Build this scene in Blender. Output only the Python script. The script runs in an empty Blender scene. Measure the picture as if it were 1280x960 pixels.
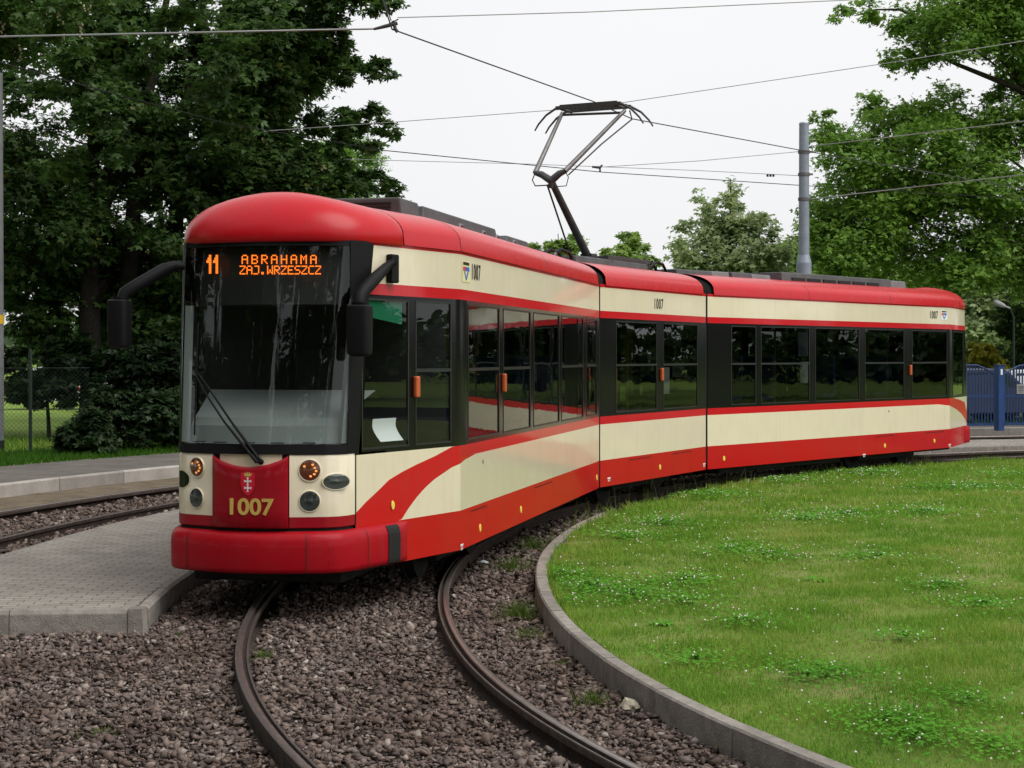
import bpy, bmesh, math, random
import numpy as np
from mathutils import Vector, Matrix, noise

random.seed(7)
rng = np.random.default_rng(11)
SC = bpy.context.scene
COL = SC.collection
PI = math.pi
R = math.radians

# ------------------------------------------------------------------ survey constants
F, EYE, HY = 2100.0, 1.943, 445.0          # focal length (px of a 1280 wide frame), eye height, horizon row


def gp(x, y, z=0.0):
    """ground survey: where the sight line through a photo pixel meets height z"""
    d = F * (EYE - z) / (y - HY)
    return Vector(((x - 640) / F * d, d, z))


def at(x, y, d):
    return Vector(((x - 640) / F * d, d, EYE + (HY - y) / F * d))


def px(p):
    return 640 + F * p[0] / p[1], HY - F * (p[2] - EYE) / p[1]


CX, CY = 20.6, 14.4                        # centre of the turning loop: tracks, kerbs and paths are concentric
R_TRACK, R_TRACK2 = 21.9, 27.05
R_GRASS, R_ISL0, R_ISL1 = 20.4, 23.4, 25.5
R_SAND, R_PATH0, R_PATH1 = 28.1, 29.4, 32.0
Z_BAL = -0.125


def ease(y):
    """the loop tightens where it passes the camera: sideways shift at forward distance y"""
    q = np.clip(11.2 - np.asarray(y, float), 0, 9)
    return 0.0130 * q * q


def pol(r, h, z=0.0):
    """point on the loop: radius r, heading h in degrees"""
    a = R(h)
    y = CY + r * math.sin(a)
    return Vector((CX - r * math.cos(a) + float(ease(y)), y, z))


def rad(x, y):
    return math.hypot(x - CX, y - CY)


# ------------------------------------------------------------------ material helpers
def mat(name):
    m = bpy.data.materials.new(name)
    m.use_nodes = True
    return m, m.node_tree.nodes, m.node_tree.links


def principled(name, col, rough=0.5, spec=0.5, metal=0.0, coat=0.0, coat_rough=0.03,
               var=0.0, var_scale=4.0, bump=0.0, bump_scale=60.0, emit=None, emit_s=0.0):
    m, n, l = mat(name)
    b = n['Principled BSDF']
    b.inputs['Base Color'].default_value = (*col, 1)
    b.inputs['Roughness'].default_value = rough
    b.inputs['Specular IOR Level'].default_value = spec
    b.inputs['Metallic'].default_value = metal
    b.inputs['Coat Weight'].default_value = coat
    b.inputs['Coat Roughness'].default_value = coat_rough
    if emit:
        b.inputs['Emission Color'].default_value = (*emit, 1)
        b.inputs['Emission Strength'].default_value = emit_s
    if var or bump:
        tc = n.new('ShaderNodeTexCoord')
    if var:
        t = n.new('ShaderNodeTexNoise')
        t.inputs['Scale'].default_value = var_scale
        t.inputs['Detail'].default_value = 6
        t.inputs['Roughness'].default_value = 0.65
        l.new(tc.outputs['Object'], t.inputs['Vector'])
        r = n.new('ShaderNodeValToRGB')
        r.color_ramp.elements[0].position = 0.3
        r.color_ramp.elements[1].position = 0.72
        r.color_ramp.elements[0].color = (*[c * (1 - var) for c in col], 1)
        r.color_ramp.elements[1].color = (*[min(1, c * (1 + var)) for c in col], 1)
        l.new(t.outputs['Fac'], r.inputs['Fac'])
        l.new(r.outputs['Color'], b.inputs['Base Color'])
    if bump:
        t2 = n.new('ShaderNodeTexNoise')
        t2.inputs['Scale'].default_value = bump_scale
        t2.inputs['Detail'].default_value = 5
        l.new(tc.outputs['Object'], t2.inputs['Vector'])
        bp = n.new('ShaderNodeBump')
        bp.inputs['Strength'].default_value = bump
        bp.inputs['Distance'].default_value = 0.02
        l.new(t2.outputs['Fac'], bp.inputs['Height'])
        l.new(bp.outputs['Normal'], b.inputs['Normal'])
    return m


def vehicle_paint(name, col, rough=0.32, wave=0.10, coat=0.9, spec=0.4, dust=(0.30, 0.25, 0.20), crough=(.03, .14)):
    """lacquered sheet metal: clear coat, faint dust film, slightly wavy panels"""
    m, n, l = mat(name)
    b = n['Principled BSDF']
    b.inputs['Roughness'].default_value = rough
    b.inputs['Specular IOR Level'].default_value = spec
    b.inputs['Coat Weight'].default_value = coat
    tc = n.new('ShaderNodeTexCoord')
    t = n.new('ShaderNodeTexNoise'); t.inputs['Scale'].default_value = 1.7; t.inputs['Detail'].default_value = 8
    t.inputs['Roughness'].default_value = 0.7
    l.new(tc.outputs['Object'], t.inputs['Vector'])
    mx = n.new('ShaderNodeMixRGB'); mx.blend_type = 'MIX'
    rr = n.new('ShaderNodeMapRange'); rr.inputs[1].default_value = 0.45; rr.inputs[2].default_value = 0.8
    rr.inputs[3].default_value = 0.0; rr.inputs[4].default_value = 0.13
    l.new(t.outputs['Fac'], rr.inputs[0])
    mp = n.new('ShaderNodeMapping'); mp.inputs['Scale'].default_value = (9, 9, .55)      # rain streaks
    l.new(tc.outputs['Object'], mp.inputs[0])
    ts = n.new('ShaderNodeTexNoise'); ts.inputs['Scale'].default_value = 1.6; ts.inputs['Detail'].default_value = 4
    l.new(mp.outputs[0], ts.inputs['Vector'])
    rs_ = n.new('ShaderNodeMapRange'); rs_.inputs[1].default_value = .52; rs_.inputs[2].default_value = .75; rs_.inputs[4].default_value = .10
    l.new(ts.outputs['Fac'], rs_.inputs[0])
    ad = n.new('ShaderNodeMath'); ad.operation = 'ADD'; l.new(rr.outputs[0], ad.inputs[0]); l.new(rs_.outputs[0], ad.inputs[1])
    l.new(ad.outputs[0], mx.inputs[0])
    mx.inputs[1].default_value = (*col, 1)
    mx.inputs[2].default_value = (*dust, 1)
    l.new(mx.outputs[0], b.inputs['Base Color'])
    cr = n.new('ShaderNodeMapRange'); cr.inputs[3].default_value = crough[0]; cr.inputs[4].default_value = crough[1]
    l.new(t.outputs['Fac'], cr.inputs[0]); l.new(cr.outputs[0], b.inputs['Coat Roughness'])
    w = n.new('ShaderNodeTexNoise'); w.inputs['Scale'].default_value = 2.2; w.inputs['Detail'].default_value = 1
    l.new(tc.outputs['Object'], w.inputs['Vector'])
    bp = n.new('ShaderNodeBump'); bp.inputs['Strength'].default_value = wave; bp.inputs['Distance'].default_value = 0.02
    l.new(w.outputs['Fac'], bp.inputs['Height'])
    l.new(bp.outputs['Normal'], b.inputs['Coat Normal'])
    return m


def glass(name, tint, f0=0.05, rough=0.0, wave=0.0):
    """thin pane: tinted see-through plus mirror reflection rising towards grazing angles"""
    m, n, l = mat(name)
    n.remove(n['Principled BSDF'])
    out = n['Material Output']
    tr = n.new('ShaderNodeBsdfTransparent'); tr.inputs[0].default_value = (*tint, 1)
    gl = n.new('ShaderNodeBsdfGlossy'); gl.inputs['Roughness'].default_value = rough
    gl.inputs[0].default_value = (0.95, 0.97, 0.97, 1)
    lw = n.new('ShaderNodeLayerWeight'); lw.inputs[0].default_value = 0.5
    p = n.new('ShaderNodeMath'); p.operation = 'POWER'; p.inputs[1].default_value = 4.5
    l.new(lw.outputs['Facing'], p.inputs[0])
    ma = n.new('ShaderNodeMath'); ma.operation = 'MULTIPLY_ADD'
    ma.inputs[1].default_value = 1 - f0; ma.inputs[2].default_value = f0
    l.new(p.outputs[0], ma.inputs[0])
    mix = n.new('ShaderNodeMixShader')
    l.new(ma.outputs[0], mix.inputs[0]); l.new(tr.outputs[0], mix.inputs[1]); l.new(gl.outputs[0], mix.inputs[2])
    l.new(mix.outputs[0], out.inputs['Surface'])
    if wave:
        tc = n.new('ShaderNodeTexCoord')
        w = n.new('ShaderNodeTexNoise'); w.inputs['Scale'].default_value = 3.0; w.inputs['Detail'].default_value = 1
        l.new(tc.outputs['Object'], w.inputs['Vector'])
        bp = n.new('ShaderNodeBump'); bp.inputs['Strength'].default_value = wave; bp.inputs['Distance'].default_value = 0.02
        l.new(w.outputs['Fac'], bp.inputs['Height']); l.new(bp.outputs['Normal'], gl.inputs['Normal'])
    return m


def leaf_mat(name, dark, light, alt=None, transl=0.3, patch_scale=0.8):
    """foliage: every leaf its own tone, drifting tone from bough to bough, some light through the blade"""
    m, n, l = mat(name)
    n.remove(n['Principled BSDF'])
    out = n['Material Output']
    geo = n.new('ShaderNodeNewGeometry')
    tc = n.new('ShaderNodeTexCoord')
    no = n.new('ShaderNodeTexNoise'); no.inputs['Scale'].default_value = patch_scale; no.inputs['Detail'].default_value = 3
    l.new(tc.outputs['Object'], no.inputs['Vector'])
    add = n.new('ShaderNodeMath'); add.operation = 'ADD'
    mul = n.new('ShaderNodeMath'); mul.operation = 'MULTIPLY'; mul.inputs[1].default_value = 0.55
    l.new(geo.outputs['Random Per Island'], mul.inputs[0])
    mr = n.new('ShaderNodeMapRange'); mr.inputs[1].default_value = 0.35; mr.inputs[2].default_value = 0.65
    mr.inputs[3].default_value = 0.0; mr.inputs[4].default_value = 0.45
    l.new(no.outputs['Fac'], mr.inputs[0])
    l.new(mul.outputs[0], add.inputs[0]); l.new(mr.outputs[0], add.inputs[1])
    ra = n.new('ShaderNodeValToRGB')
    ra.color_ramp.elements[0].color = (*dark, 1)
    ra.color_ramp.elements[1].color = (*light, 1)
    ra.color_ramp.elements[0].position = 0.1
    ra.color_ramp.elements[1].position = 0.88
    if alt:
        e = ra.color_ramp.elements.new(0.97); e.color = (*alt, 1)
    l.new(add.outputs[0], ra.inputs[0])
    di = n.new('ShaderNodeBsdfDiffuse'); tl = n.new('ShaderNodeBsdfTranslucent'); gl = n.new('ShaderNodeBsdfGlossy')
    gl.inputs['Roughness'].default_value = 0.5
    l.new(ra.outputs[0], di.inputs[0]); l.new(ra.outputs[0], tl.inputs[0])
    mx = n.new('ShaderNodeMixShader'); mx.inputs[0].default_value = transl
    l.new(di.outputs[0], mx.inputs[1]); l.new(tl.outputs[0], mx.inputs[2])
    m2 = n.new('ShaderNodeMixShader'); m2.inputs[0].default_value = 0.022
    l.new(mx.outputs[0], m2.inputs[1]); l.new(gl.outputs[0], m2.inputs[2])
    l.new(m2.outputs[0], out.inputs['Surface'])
    return m


M = {}
M['red'] = vehicle_paint('red_lacquer', (0.50, 0.004, 0.009), coat=0.32, spec=.12, dust=(.13, .07, .06))
M['red_roof'] = vehicle_paint('roof_red', (0.50, 0.005, 0.012), coat=0.28, spec=.15, dust=(.13, .07, .06), crough=(.20, .34))
M['red_bumper'] = vehicle_paint('bumper_red', (0.36, 0.003, 0.010), 0.5, 0.05, 0.12, spec=.12, dust=(.13, .07, .06))
M['red_front'] = vehicle_paint('crimson_lacquer', (0.32, 0.003, 0.012), 0.42, 0.06, 0.3, spec=.12, dust=(.13, .07, .06))
M['cream'] = vehicle_paint('cream_lacquer', (0.80, 0.71, 0.52))
M['stripe'] = vehicle_paint('signal_red_lacquer', (0.56, 0.004, 0.012), coat=0.5, spec=.12, dust=(.13, .07, .06))
M['band'] = principled('black_glass_frame', (0.006, 0.006, 0.0065), 0.14, 0.25, bump=0.02, bump_scale=3)
M['black'] = principled('black_plastic', (0.006, 0.006, 0.007), 0.55, 0.16, bump=0.12, bump_scale=180)
M['rubber'] = principled('rubber', (0.014, 0.014, 0.014), 0.75, 0.3, bump=0.2, bump_scale=50)
M['dark'] = principled('dark_underframe', (0.018, 0.017, 0.016), 0.8, 0.2, var=0.5, var_scale=6)
M['grey_roof'] = principled('roof_grey', (0.075, 0.077, 0.08), 0.6, 0.4, var=0.25, var_scale=5, bump=0.1)
M['grey_pale'] = principled('pale_grey_cover', (0.16, 0.165, 0.17), 0.55, 0.4, var=0.2, var_scale=4)
M['steel'] = principled('galvanised_steel', (0.26, 0.30, 0.36), 0.5, 0.5, metal=0.25, var=0.14, var_scale=7, bump=0.05)
M['arm'] = principled('pantograph_paint', (0.045, 0.042, 0.045), 0.5, 0.5, var=0.3, var_scale=10)
M['arm_pale'] = principled('pantograph_tube', (0.16, 0.15, 0.15), 0.4, 0.5, metal=0.4, var=0.3, var_scale=10)
M['wire'] = principled('copper_wire_dark', (0.035, 0.034, 0.035), 0.5, 0.4)
M['rope'] = principled('pale_steel_rope', (0.34, 0.345, 0.35), 0.5, 0.5)
M['glass'] = glass('side_glass', (0.27, 0.285, 0.275), 0.022, wave=0.05)
M['screen'] = glass('windshield_glass', (0.80, 0.84, 0.82), 0.04)
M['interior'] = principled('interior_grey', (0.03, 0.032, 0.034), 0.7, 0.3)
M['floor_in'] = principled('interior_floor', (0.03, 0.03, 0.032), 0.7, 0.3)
M['seat'] = principled('seat_blue', (0.03, 0.05, 0.13), 0.8, 0.2, var=0.3, var_scale=30)
M['yellow'] = principled('yellow_rail', (0.62, 0.38, 0.02), 0.35, 0.5)
M['dash'] = principled('dashboard_grey', (0.22, 0.24, 0.235), 0.6, 0.3, bump=0.05)
M['amber_p'] = principled('orange_marker', (0.52, 0.10, 0.03), 0.35, 0.5, coat=0.4)
M['gold'] = principled('gold_print', (0.62, 0.43, 0.10), 0.45, 0.5)
M['print'] = principled('black_print', (0.012, 0.012, 0.012), 0.5, 0.4)
M['white_p'] = principled('white_print', (0.78, 0.78, 0.76), 0.5, 0.4)
M['yellow_p'] = principled('yellow_print', (0.80, 0.66, 0.10), 0.5, 0.4)
M['blue_p'] = principled('blue_print', (0.05, 0.13, 0.5), 0.5, 0.4)
M['red_p'] = principled('red_print', (0.70, 0.03, 0.03), 0.5, 0.4)
M['paleplate'] = principled('pale_plate', (0.72, 0.70, 0.36), 0.5, 0.4)
M['shield'] = principled('shield_red', (0.62, 0.006, 0.03), 0.35, 0.5)
M['led'] = principled('orange_led', (0.3, 0.05, 0.0), 0.5, 0.1, emit=(1.0, 0.17, 0.015), emit_s=1.5)
M['lamp_glow'] = principled('indicator_filament', (0.8, 0.3, 0.08), 0.3, 0.5, emit=(1.0, 0.40, 0.10), emit_s=.45)
M['amber_glass'] = principled('amber_lens', (0.14, 0.035, 0.012), 0.12, 0.6, coat=1.0)
M['lens'] = principled('lamp_reflector', (0.070, 0.075, 0.072), 0.25, 0.5, metal=0.2)
M['chrome'] = principled('lamp_bezel', (0.62, 0.60, 0.55), 0.3, 0.5, metal=0.5)
M['green'] = principled('green_blind', (0.012, 0.16, 0.08), 0.8, 0.2)
M['paper'] = principled('paper', (0.80, 0.82, 0.84), 0.8, 0.2)
M['bellows'] = principled('bellows_fabric', (0.013, 0.013, 0.013), 0.85, 0.2, bump=0.2, bump_scale=40)
M['kerb'] = principled('kerb_concrete', (0.25, 0.228, 0.20), 0.9, 0.2, var=0.28, var_scale=9, bump=0.35, bump_scale=70)
def per_stone(m):
    n, l = m.node_tree.nodes, m.node_tree.links
    b = n['Principled BSDF']; src = b.inputs['Base Color'].links[0].from_socket
    g = n.new('ShaderNodeNewGeometry'); r = n.new('ShaderNodeMapRange'); r.inputs[3].default_value = .78; r.inputs[4].default_value = 1.18
    l.new(g.outputs['Random Per Island'], r.inputs[0])
    x = n.new('ShaderNodeMixRGB'); x.blend_type = 'MULTIPLY'; x.inputs[0].default_value = 1
    l.new(src, x.inputs[1]); l.new(r.outputs[0], x.inputs[2]); l.new(x.outputs[0], b.inputs['Base Color'])


M['kerb_pale'] = principled('pale_concrete', (0.33, 0.305, 0.275), 0.9, 0.2, var=0.2, var_scale=3, bump=0.25, bump_scale=40)
per_stone(M['kerb']); per_stone(M['kerb_pale'])
M['bark'] = principled('bark', (0.055, 0.045, 0.036), 0.95, 0.1, var=0.45, var_scale=14, bump=0.8, bump_scale=30)
M['bark_dark'] = principled('dark_bark', (0.026, 0.022, 0.019), 0.95, 0.1, var=0.4, var_scale=14, bump=0.8, bump_scale=30)
M['blue_steel'] = principled('blue_fence_paint', (0.014, 0.042, 0.13), 0.5, 0.3, var=0.2, var_scale=6)
M['blue_post'] = principled('blue_post_paint', (0.018, 0.056, 0.175), 0.5, 0.3, var=0.15, var_scale=6)
M['fence_green'] = principled('dark_green_wire', (0.016, 0.03, 0.022), 0.6, 0.4)
M['car_white'] = principled('white_car_paint', (0.72, 0.73, 0.74), 0.3, 0.5, coat=0.8)
M['car_red'] = principled('red_car_stripe', (0.5, 0.03, 0.03), 0.3, 0.5, coat=0.8)
M['car_blue'] = principled('dark_blue_car_paint', (0.008, 0.014, 0.04), 0.4, 0.3, coat=0.2)
M['car_glass'] = principled('car_window', (0.015, 0.018, 0.02), 0.08, 0.6)
M['sign_grey'] = principled('notice_plate', (0.25, 0.26, 0.25), 0.5, 0.4)
M['blossom'] = principled('clover_blossom', (0.74, 0.70, 0.64), 0.9, 0.1)
M['rob_blossom'] = principled('tree_blossom', (0.70, 0.64, 0.46), 0.9, 0.1)
M['lamp_white'] = principled('lamp_housing', (0.42, 0.43, 0.44), 0.4, 0.5)
M['stone_pale'] = principled('pale_stone', (0.40, 0.36, 0.28), 0.9, 0.2, var=0.25, var_scale=20, bump=0.3)


# ------------------------------------------------------------------ mesh builder
class MB:
    def __init__(s):
        s.v, s.f, s.m = [], [], []

    def face(s, pts, mi=0, out=None):
        pts = [Vector(p) for p in pts]
        if out is not None:
            nn = (pts[1] - pts[0]).cross(pts[2] - pts[0])
            if nn.length < 1e-12 and len(pts) > 3:
                nn = (pts[2] - pts[0]).cross(pts[3] - pts[0])
            if nn.dot(Vector(out)) < 0:
                pts = pts[::-1]
        k = len(s.v)
        s.v += pts
        s.f.append(tuple(range(k, k + len(pts))))
        s.m.append(mi)

    def box(s, c, hx, hy, hz, ax=None, mi=0):
        """box: centre, half sizes along axes ax (default world)"""
        c = Vector(c)
        X, Y, Z = [Vector(a) for a in (ax or ((1, 0, 0), (0, 1, 0), (0, 0, 1)))]
        k = len(s.v)
        for i in (-1, 1):
            for j in (-1, 1):
                for h in (-1, 1):
                    s.v.append(c + X * hx * i + Y * hy * j + Z * hz * h)
        fl = [(0, 1, 3, 2), (4, 6, 7, 5), (0, 4, 5, 1), (2, 3, 7, 6), (0, 2, 6, 4), (1, 5, 7, 3)]
        if X.cross(Y).dot(Z) < 0:
            fl = [t[::-1] for t in fl]
        s.f += [tuple(k + q for q in t) for t in fl]
        s.m += [mi] * 6

    def tube(s, path, r, n=8, mi=0, cap=True):
        path = [Vector(p) for p in path]
        rr = r if isinstance(r, (list, tuple)) else [r] * len(path)
        base = len(s.v)
        prev = None
        for i, p in enumerate(path):
            t = (path[min(i + 1, len(path) - 1)] - path[max(i - 1, 0)])
            t = t.normalized() if t.length > 1e-9 else Vector((0, 0, 1))
            if prev is None:
                a = Vector((0, 0, 1)) if abs(t.z) < 0.9 else Vector((1, 0, 0))
                e1 = t.cross(a).normalized()
            else:
                e1 = (prev - t * prev.dot(t)).normalized()
            prev = e1
            e2 = t.cross(e1)
            for k in range(n):
                a = 2 * PI * k / n
                s.v.append(p + (e1 * math.cos(a) + e2 * math.sin(a)) * rr[i])
        for i in range(len(path) - 1):
            for k in range(n):
                a, b = base + i * n + k, base + i * n + (k + 1) % n
                s.f.append((a, b, b + n, a + n)); s.m.append(mi)
        if cap:
            s.f.append(tuple(base + k for k in range(n))[::-1]); s.m.append(mi)
            e = base + (len(path) - 1) * n
            s.f.append(tuple(e + k for k in range(n))); s.m.append(mi)

    def grid(s, rows, mi=0, closed=False):
        """rows: list of equal-length point rows -> quads; mi int or function(i,j)"""
        base = len(s.v)
        w = len(rows[0])
        for r in rows:
            s.v += [Vector(p) for p in r]
        for i in range(len(rows) - 1):
            for j in range(w - 1 + (1 if closed else 0)):
                j2 = (j + 1) % w
                s.f.append((base + i * w + j, base + i * w + j2, base + (i + 1) * w + j2, base + (i + 1) * w + j))
                s.m.append(mi(i, j) if callable(mi) else mi)

    def disc(s, c, nrm, up, rx, ry, n=20, mi=0):
        c, nrm = Vector(c), Vector(nrm).normalized()
        up = (Vector(up) - nrm * Vector(up).dot(nrm)).normalized()
        x = up.cross(nrm)
        s.face([c + x * rx * math.cos(2 * PI * k / n) + up * ry * math.sin(2 * PI * k / n) for k in range(n)], mi, nrm)

    def build(s, name, mats, parent=None, org=(0, 0, 0), smooth=0, bevel=0, weld=True):
        me = bpy.data.meshes.new(name)
        org = Vector(org)
        me.from_pydata([tuple(p - org) for p in s.v], [], s.f)
        for m_ in (mats if isinstance(mats, (list, tuple)) else [mats]):
            me.materials.append(m_)
        me.polygons.foreach_set('material_index', s.m)
        if smooth:
            if weld:
                bm = bmesh.new(); bm.from_mesh(me)
                bmesh.ops.remove_doubles(bm, verts=bm.verts, dist=0.0008)
                bm.to_mesh(me); bm.free()
            me.polygons.foreach_set('use_smooth', [True] * len(me.polygons))
            me.set_sharp_from_angle(angle=R(smooth))
        me.update()
        o = bpy.data.objects.new(name, me)
        COL.objects.link(o)
        if parent is None:
            o.location = org
        else:
            o.parent = parent
        if bevel:
            b = o.modifiers.new('edge', 'BEVEL'); b.width = bevel; b.segments = 2; b.limit_method = 'ANGLE'
        return o


def tag(o, label=None, cat=None, group=None, kind=None):
    if label: o['label'] = label
    if cat: o['category'] = cat
    if group: o['group'] = group
    if kind: o['kind'] = kind
    return o


def thing(name, label, cat, loc=(0, 0, 0), group=None):
    o = bpy.data.objects.new(name, None)
    o.empty_display_size = 0.3
    COL.objects.link(o)
    o.location = loc
    return tag(o, label, cat, group)


def np_mesh(name, verts, faces_idx, nside, mats, parent=None, mat_idx=None, smooth=False, loc=(0, 0, 0)):
    """fast mesh from arrays; every face has nside corners"""
    me = bpy.data.meshes.new(name)
    nv, nf = len(verts), len(faces_idx)
    me.vertices.add(nv)
    me.vertices.foreach_set('co', np.asarray(verts, np.float32).ravel())
    me.loops.add(nf * nside)
    me.loops.foreach_set('vertex_index', np.asarray(faces_idx, np.int32).ravel())
    me.polygons.add(nf)
    me.polygons.foreach_set('loop_start', np.arange(0, nf * nside, nside, dtype=np.int32))
    if mat_idx is not None:
        me.polygons.foreach_set('material_index', np.asarray(mat_idx, np.int32))
    if smooth:
        me.polygons.foreach_set('use_smooth', np.ones(nf, bool))
    for m_ in (mats if isinstance(mats, (list, tuple)) else [mats]):
        me.materials.append(m_)
    me.update(calc_edges=True)
    o = bpy.data.objects.new(name, me)
    COL.objects.link(o)
    o.location = loc
    if parent is not None:
        o.parent = parent
    return o


def text_mesh(name, body, size, m, parent, org, pos, right, up, nrm, sx=1.0, bold=0.0, extrude=0.002, spacing=0.0):
    cu = bpy.data.curves.new(name, 'FONT')
    cu.body = body
    cu.size = size
    cu.align_x = 'CENTER'
    cu.align_y = 'CENTER'
    cu.offset = bold
    cu.space_character = 1.0 + spacing
    cu.extrude = extrude
    tmp = bpy.data.objects.new(name + '_tmp', cu)
    COL.objects.link(tmp)
    dg = bpy.context.evaluated_depsgraph_get()
    me = bpy.data.meshes.new_from_object(tmp.evaluated_get(dg))
    bpy.data.objects.remove(tmp)
    me.materials.clear(); me.materials.append(m)
    r_, u_, n_ = [Vector(q).normalized() for q in (right, up, nrm)]
    p = Vector(pos) - Vector(org)
    co = np.zeros(len(me.vertices) * 3, np.float32)
    me.vertices.foreach_get('co', co)
    co = co.reshape(-1, 3)
    B = np.array([list(r_ * sx), list(u_), list(n_)])
    me.vertices.foreach_set('co', (co @ B + np.array(p)).astype(np.float32).ravel())
    me.update()
    o = bpy.data.objects.new(name, me)
    COL.objects.link(o)
    o.parent = parent
    return o

# ================================================================== THE TRAM
HWID = 1.17
Z0, Z_SK, Z_S1, Z_W0, Z_W1, Z_S2, Z_CT = 0.27, 0.61, 1.07, 1.17, 2.43, 2.52, 2.82
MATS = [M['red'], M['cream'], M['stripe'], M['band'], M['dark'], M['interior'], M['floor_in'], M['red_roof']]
RED, CRM, STR, BND, DRK, INT, FLR, RRF = range(8)


class Sect:
    def __init__(s, o, ud, vd, length, kink=None):
        s.o = Vector((o[0], o[1], 0)); s.u = Vector((ud[0], ud[1], 0)).normalized()
        s.v = Vector((vd[0], vd[1], 0)).normalized(); s.L = length
        s.kink = kink if kink else length

    def W(s, u, v, z):
        return s.o + s.u * u + s.v * v + Vector((0, 0, z))

    def vs(s, u):                       # half width of the body at u: straight, then tapering cab
        return HWID if u <= s.kink else HWID - (u - s.kink) * (0.445 / 1.54)

    def nrm(s, u, sg=1):
        if u <= s.kink:
            return s.v * sg
        return (s.v * sg + s.u * (0.445 / 1.54)).normalized()

    def find_u(s, x, hi=None):
        a, b = 0.0, hi if hi else s.L
        fx = lambda u: px(s.W(u, s.vs(u), 1.9))[0]
        sgn = 1 if fx(b) > fx(a) else -1
        for _ in range(50):
            m_ = (a + b) / 2
            if (fx(m_) - x) * sgn < 0: a = m_
            else: b = m_
        return (a + b) / 2

    def find_uz(s, x, y, hi=None):
        u = s.find_u(x, hi)
        p = s.W(u, s.vs(u), 0)
        return u, EYE - (y - HY) * p.y / F


SA = Sect((-0.03, 21.61), (-0.2209, -0.9753), (0.9753, -0.2209), 8.58, 7.04)
SB = Sect((0.07, 21.90), (0.459, 0.889), (0.889, -0.459), 3.80)
SCC = Sect((1.98, 25.525), (0.654, 0.756), (0.756, -0.654), 9.58, 7.84)

TO = Vector((0.9, 23.5, 0))
tram = thing('tram', 'red and cream three section tram curving round the loop, lit destination board over its windshield', 'tram', TO)


def rake(k, z):                          # the windshield leans back with height
    return 0.25 * max(0.0, (z - 1.19) / 1.69)


def uend(s, z):
    return s.L - rake(s, z)


def strip(mb, s, sg, u0, u1, z0, z1, mi, last=False):
    ua0, ub0 = u0, u1
    ua1, ub1 = u0, u1
    if last:
        ub0, ub1 = uend(s, z0), uend(s, z1)
    pts = [s.W(ua0, sg * s.vs(ua0), z0), s.W(ub0, sg * s.vs(ub0), z0), s.W(ub1, sg * s.vs(ub1), z1), s.W(ua1, sg * s.vs(ua1), z1)]
    mb.face(pts, mi, s.nrm((u0 + ub1) / 2, sg))


frame_m = principled('window_frame_grey', (0.016, 0.0165, 0.017), 0.35, 0.5)


def pane(s, sg, u0, u1, bar, parent, gm='glass'):
    """one side window: tinted glass, slim frame, optional rail of the tilting upper part"""
    mb = MB()
    zb, zt = Z_W0 + 0.035, Z_W1 - 0.03
    off = -0.006
    nr = s.nrm((u0 + u1) / 2, sg)

    def P(u, z, o=0.0):
        return s.W(u, sg * s.vs(u), z) + nr * o
    mb.face([P(u0, zb, off), P(u1, zb, off), P(u1, zt, off), P(u0, zt, off)], 0, nr)
    w = 0.015
    def barbox(ua, ub, za, zb_, o0, o1):
        c = (P(ua, za) + P(ub, zb_)) / 2 + nr * (o0 + o1) / 2
        along = (P(ub, za) - P(ua, za))
        mb.box(c, along.length / 2, (o1 - o0) / 2, (zb_ - za) / 2, (along.normalized(), nr, (0, 0, 1)), 1)
    ua, ub = min(u0, u1), max(u0, u1)
    barbox(ua, ua + w, zb, zt, -0.02, 0.0035)
    barbox(ub - w, ub, zb, zt, -0.02, 0.0035)
    barbox(ua + w, ub - w, zb, zb + w, -0.02, 0.0033)
    barbox(ua + w, ub - w, zt - w, zt, -0.02, 0.0033)
    if bar:
        barbox(ua + w, ub - w, 1.81, 1.838, -0.02, 0.0045)
    mb.build('window', [M[gm], frame_m], parent, TO)


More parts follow.
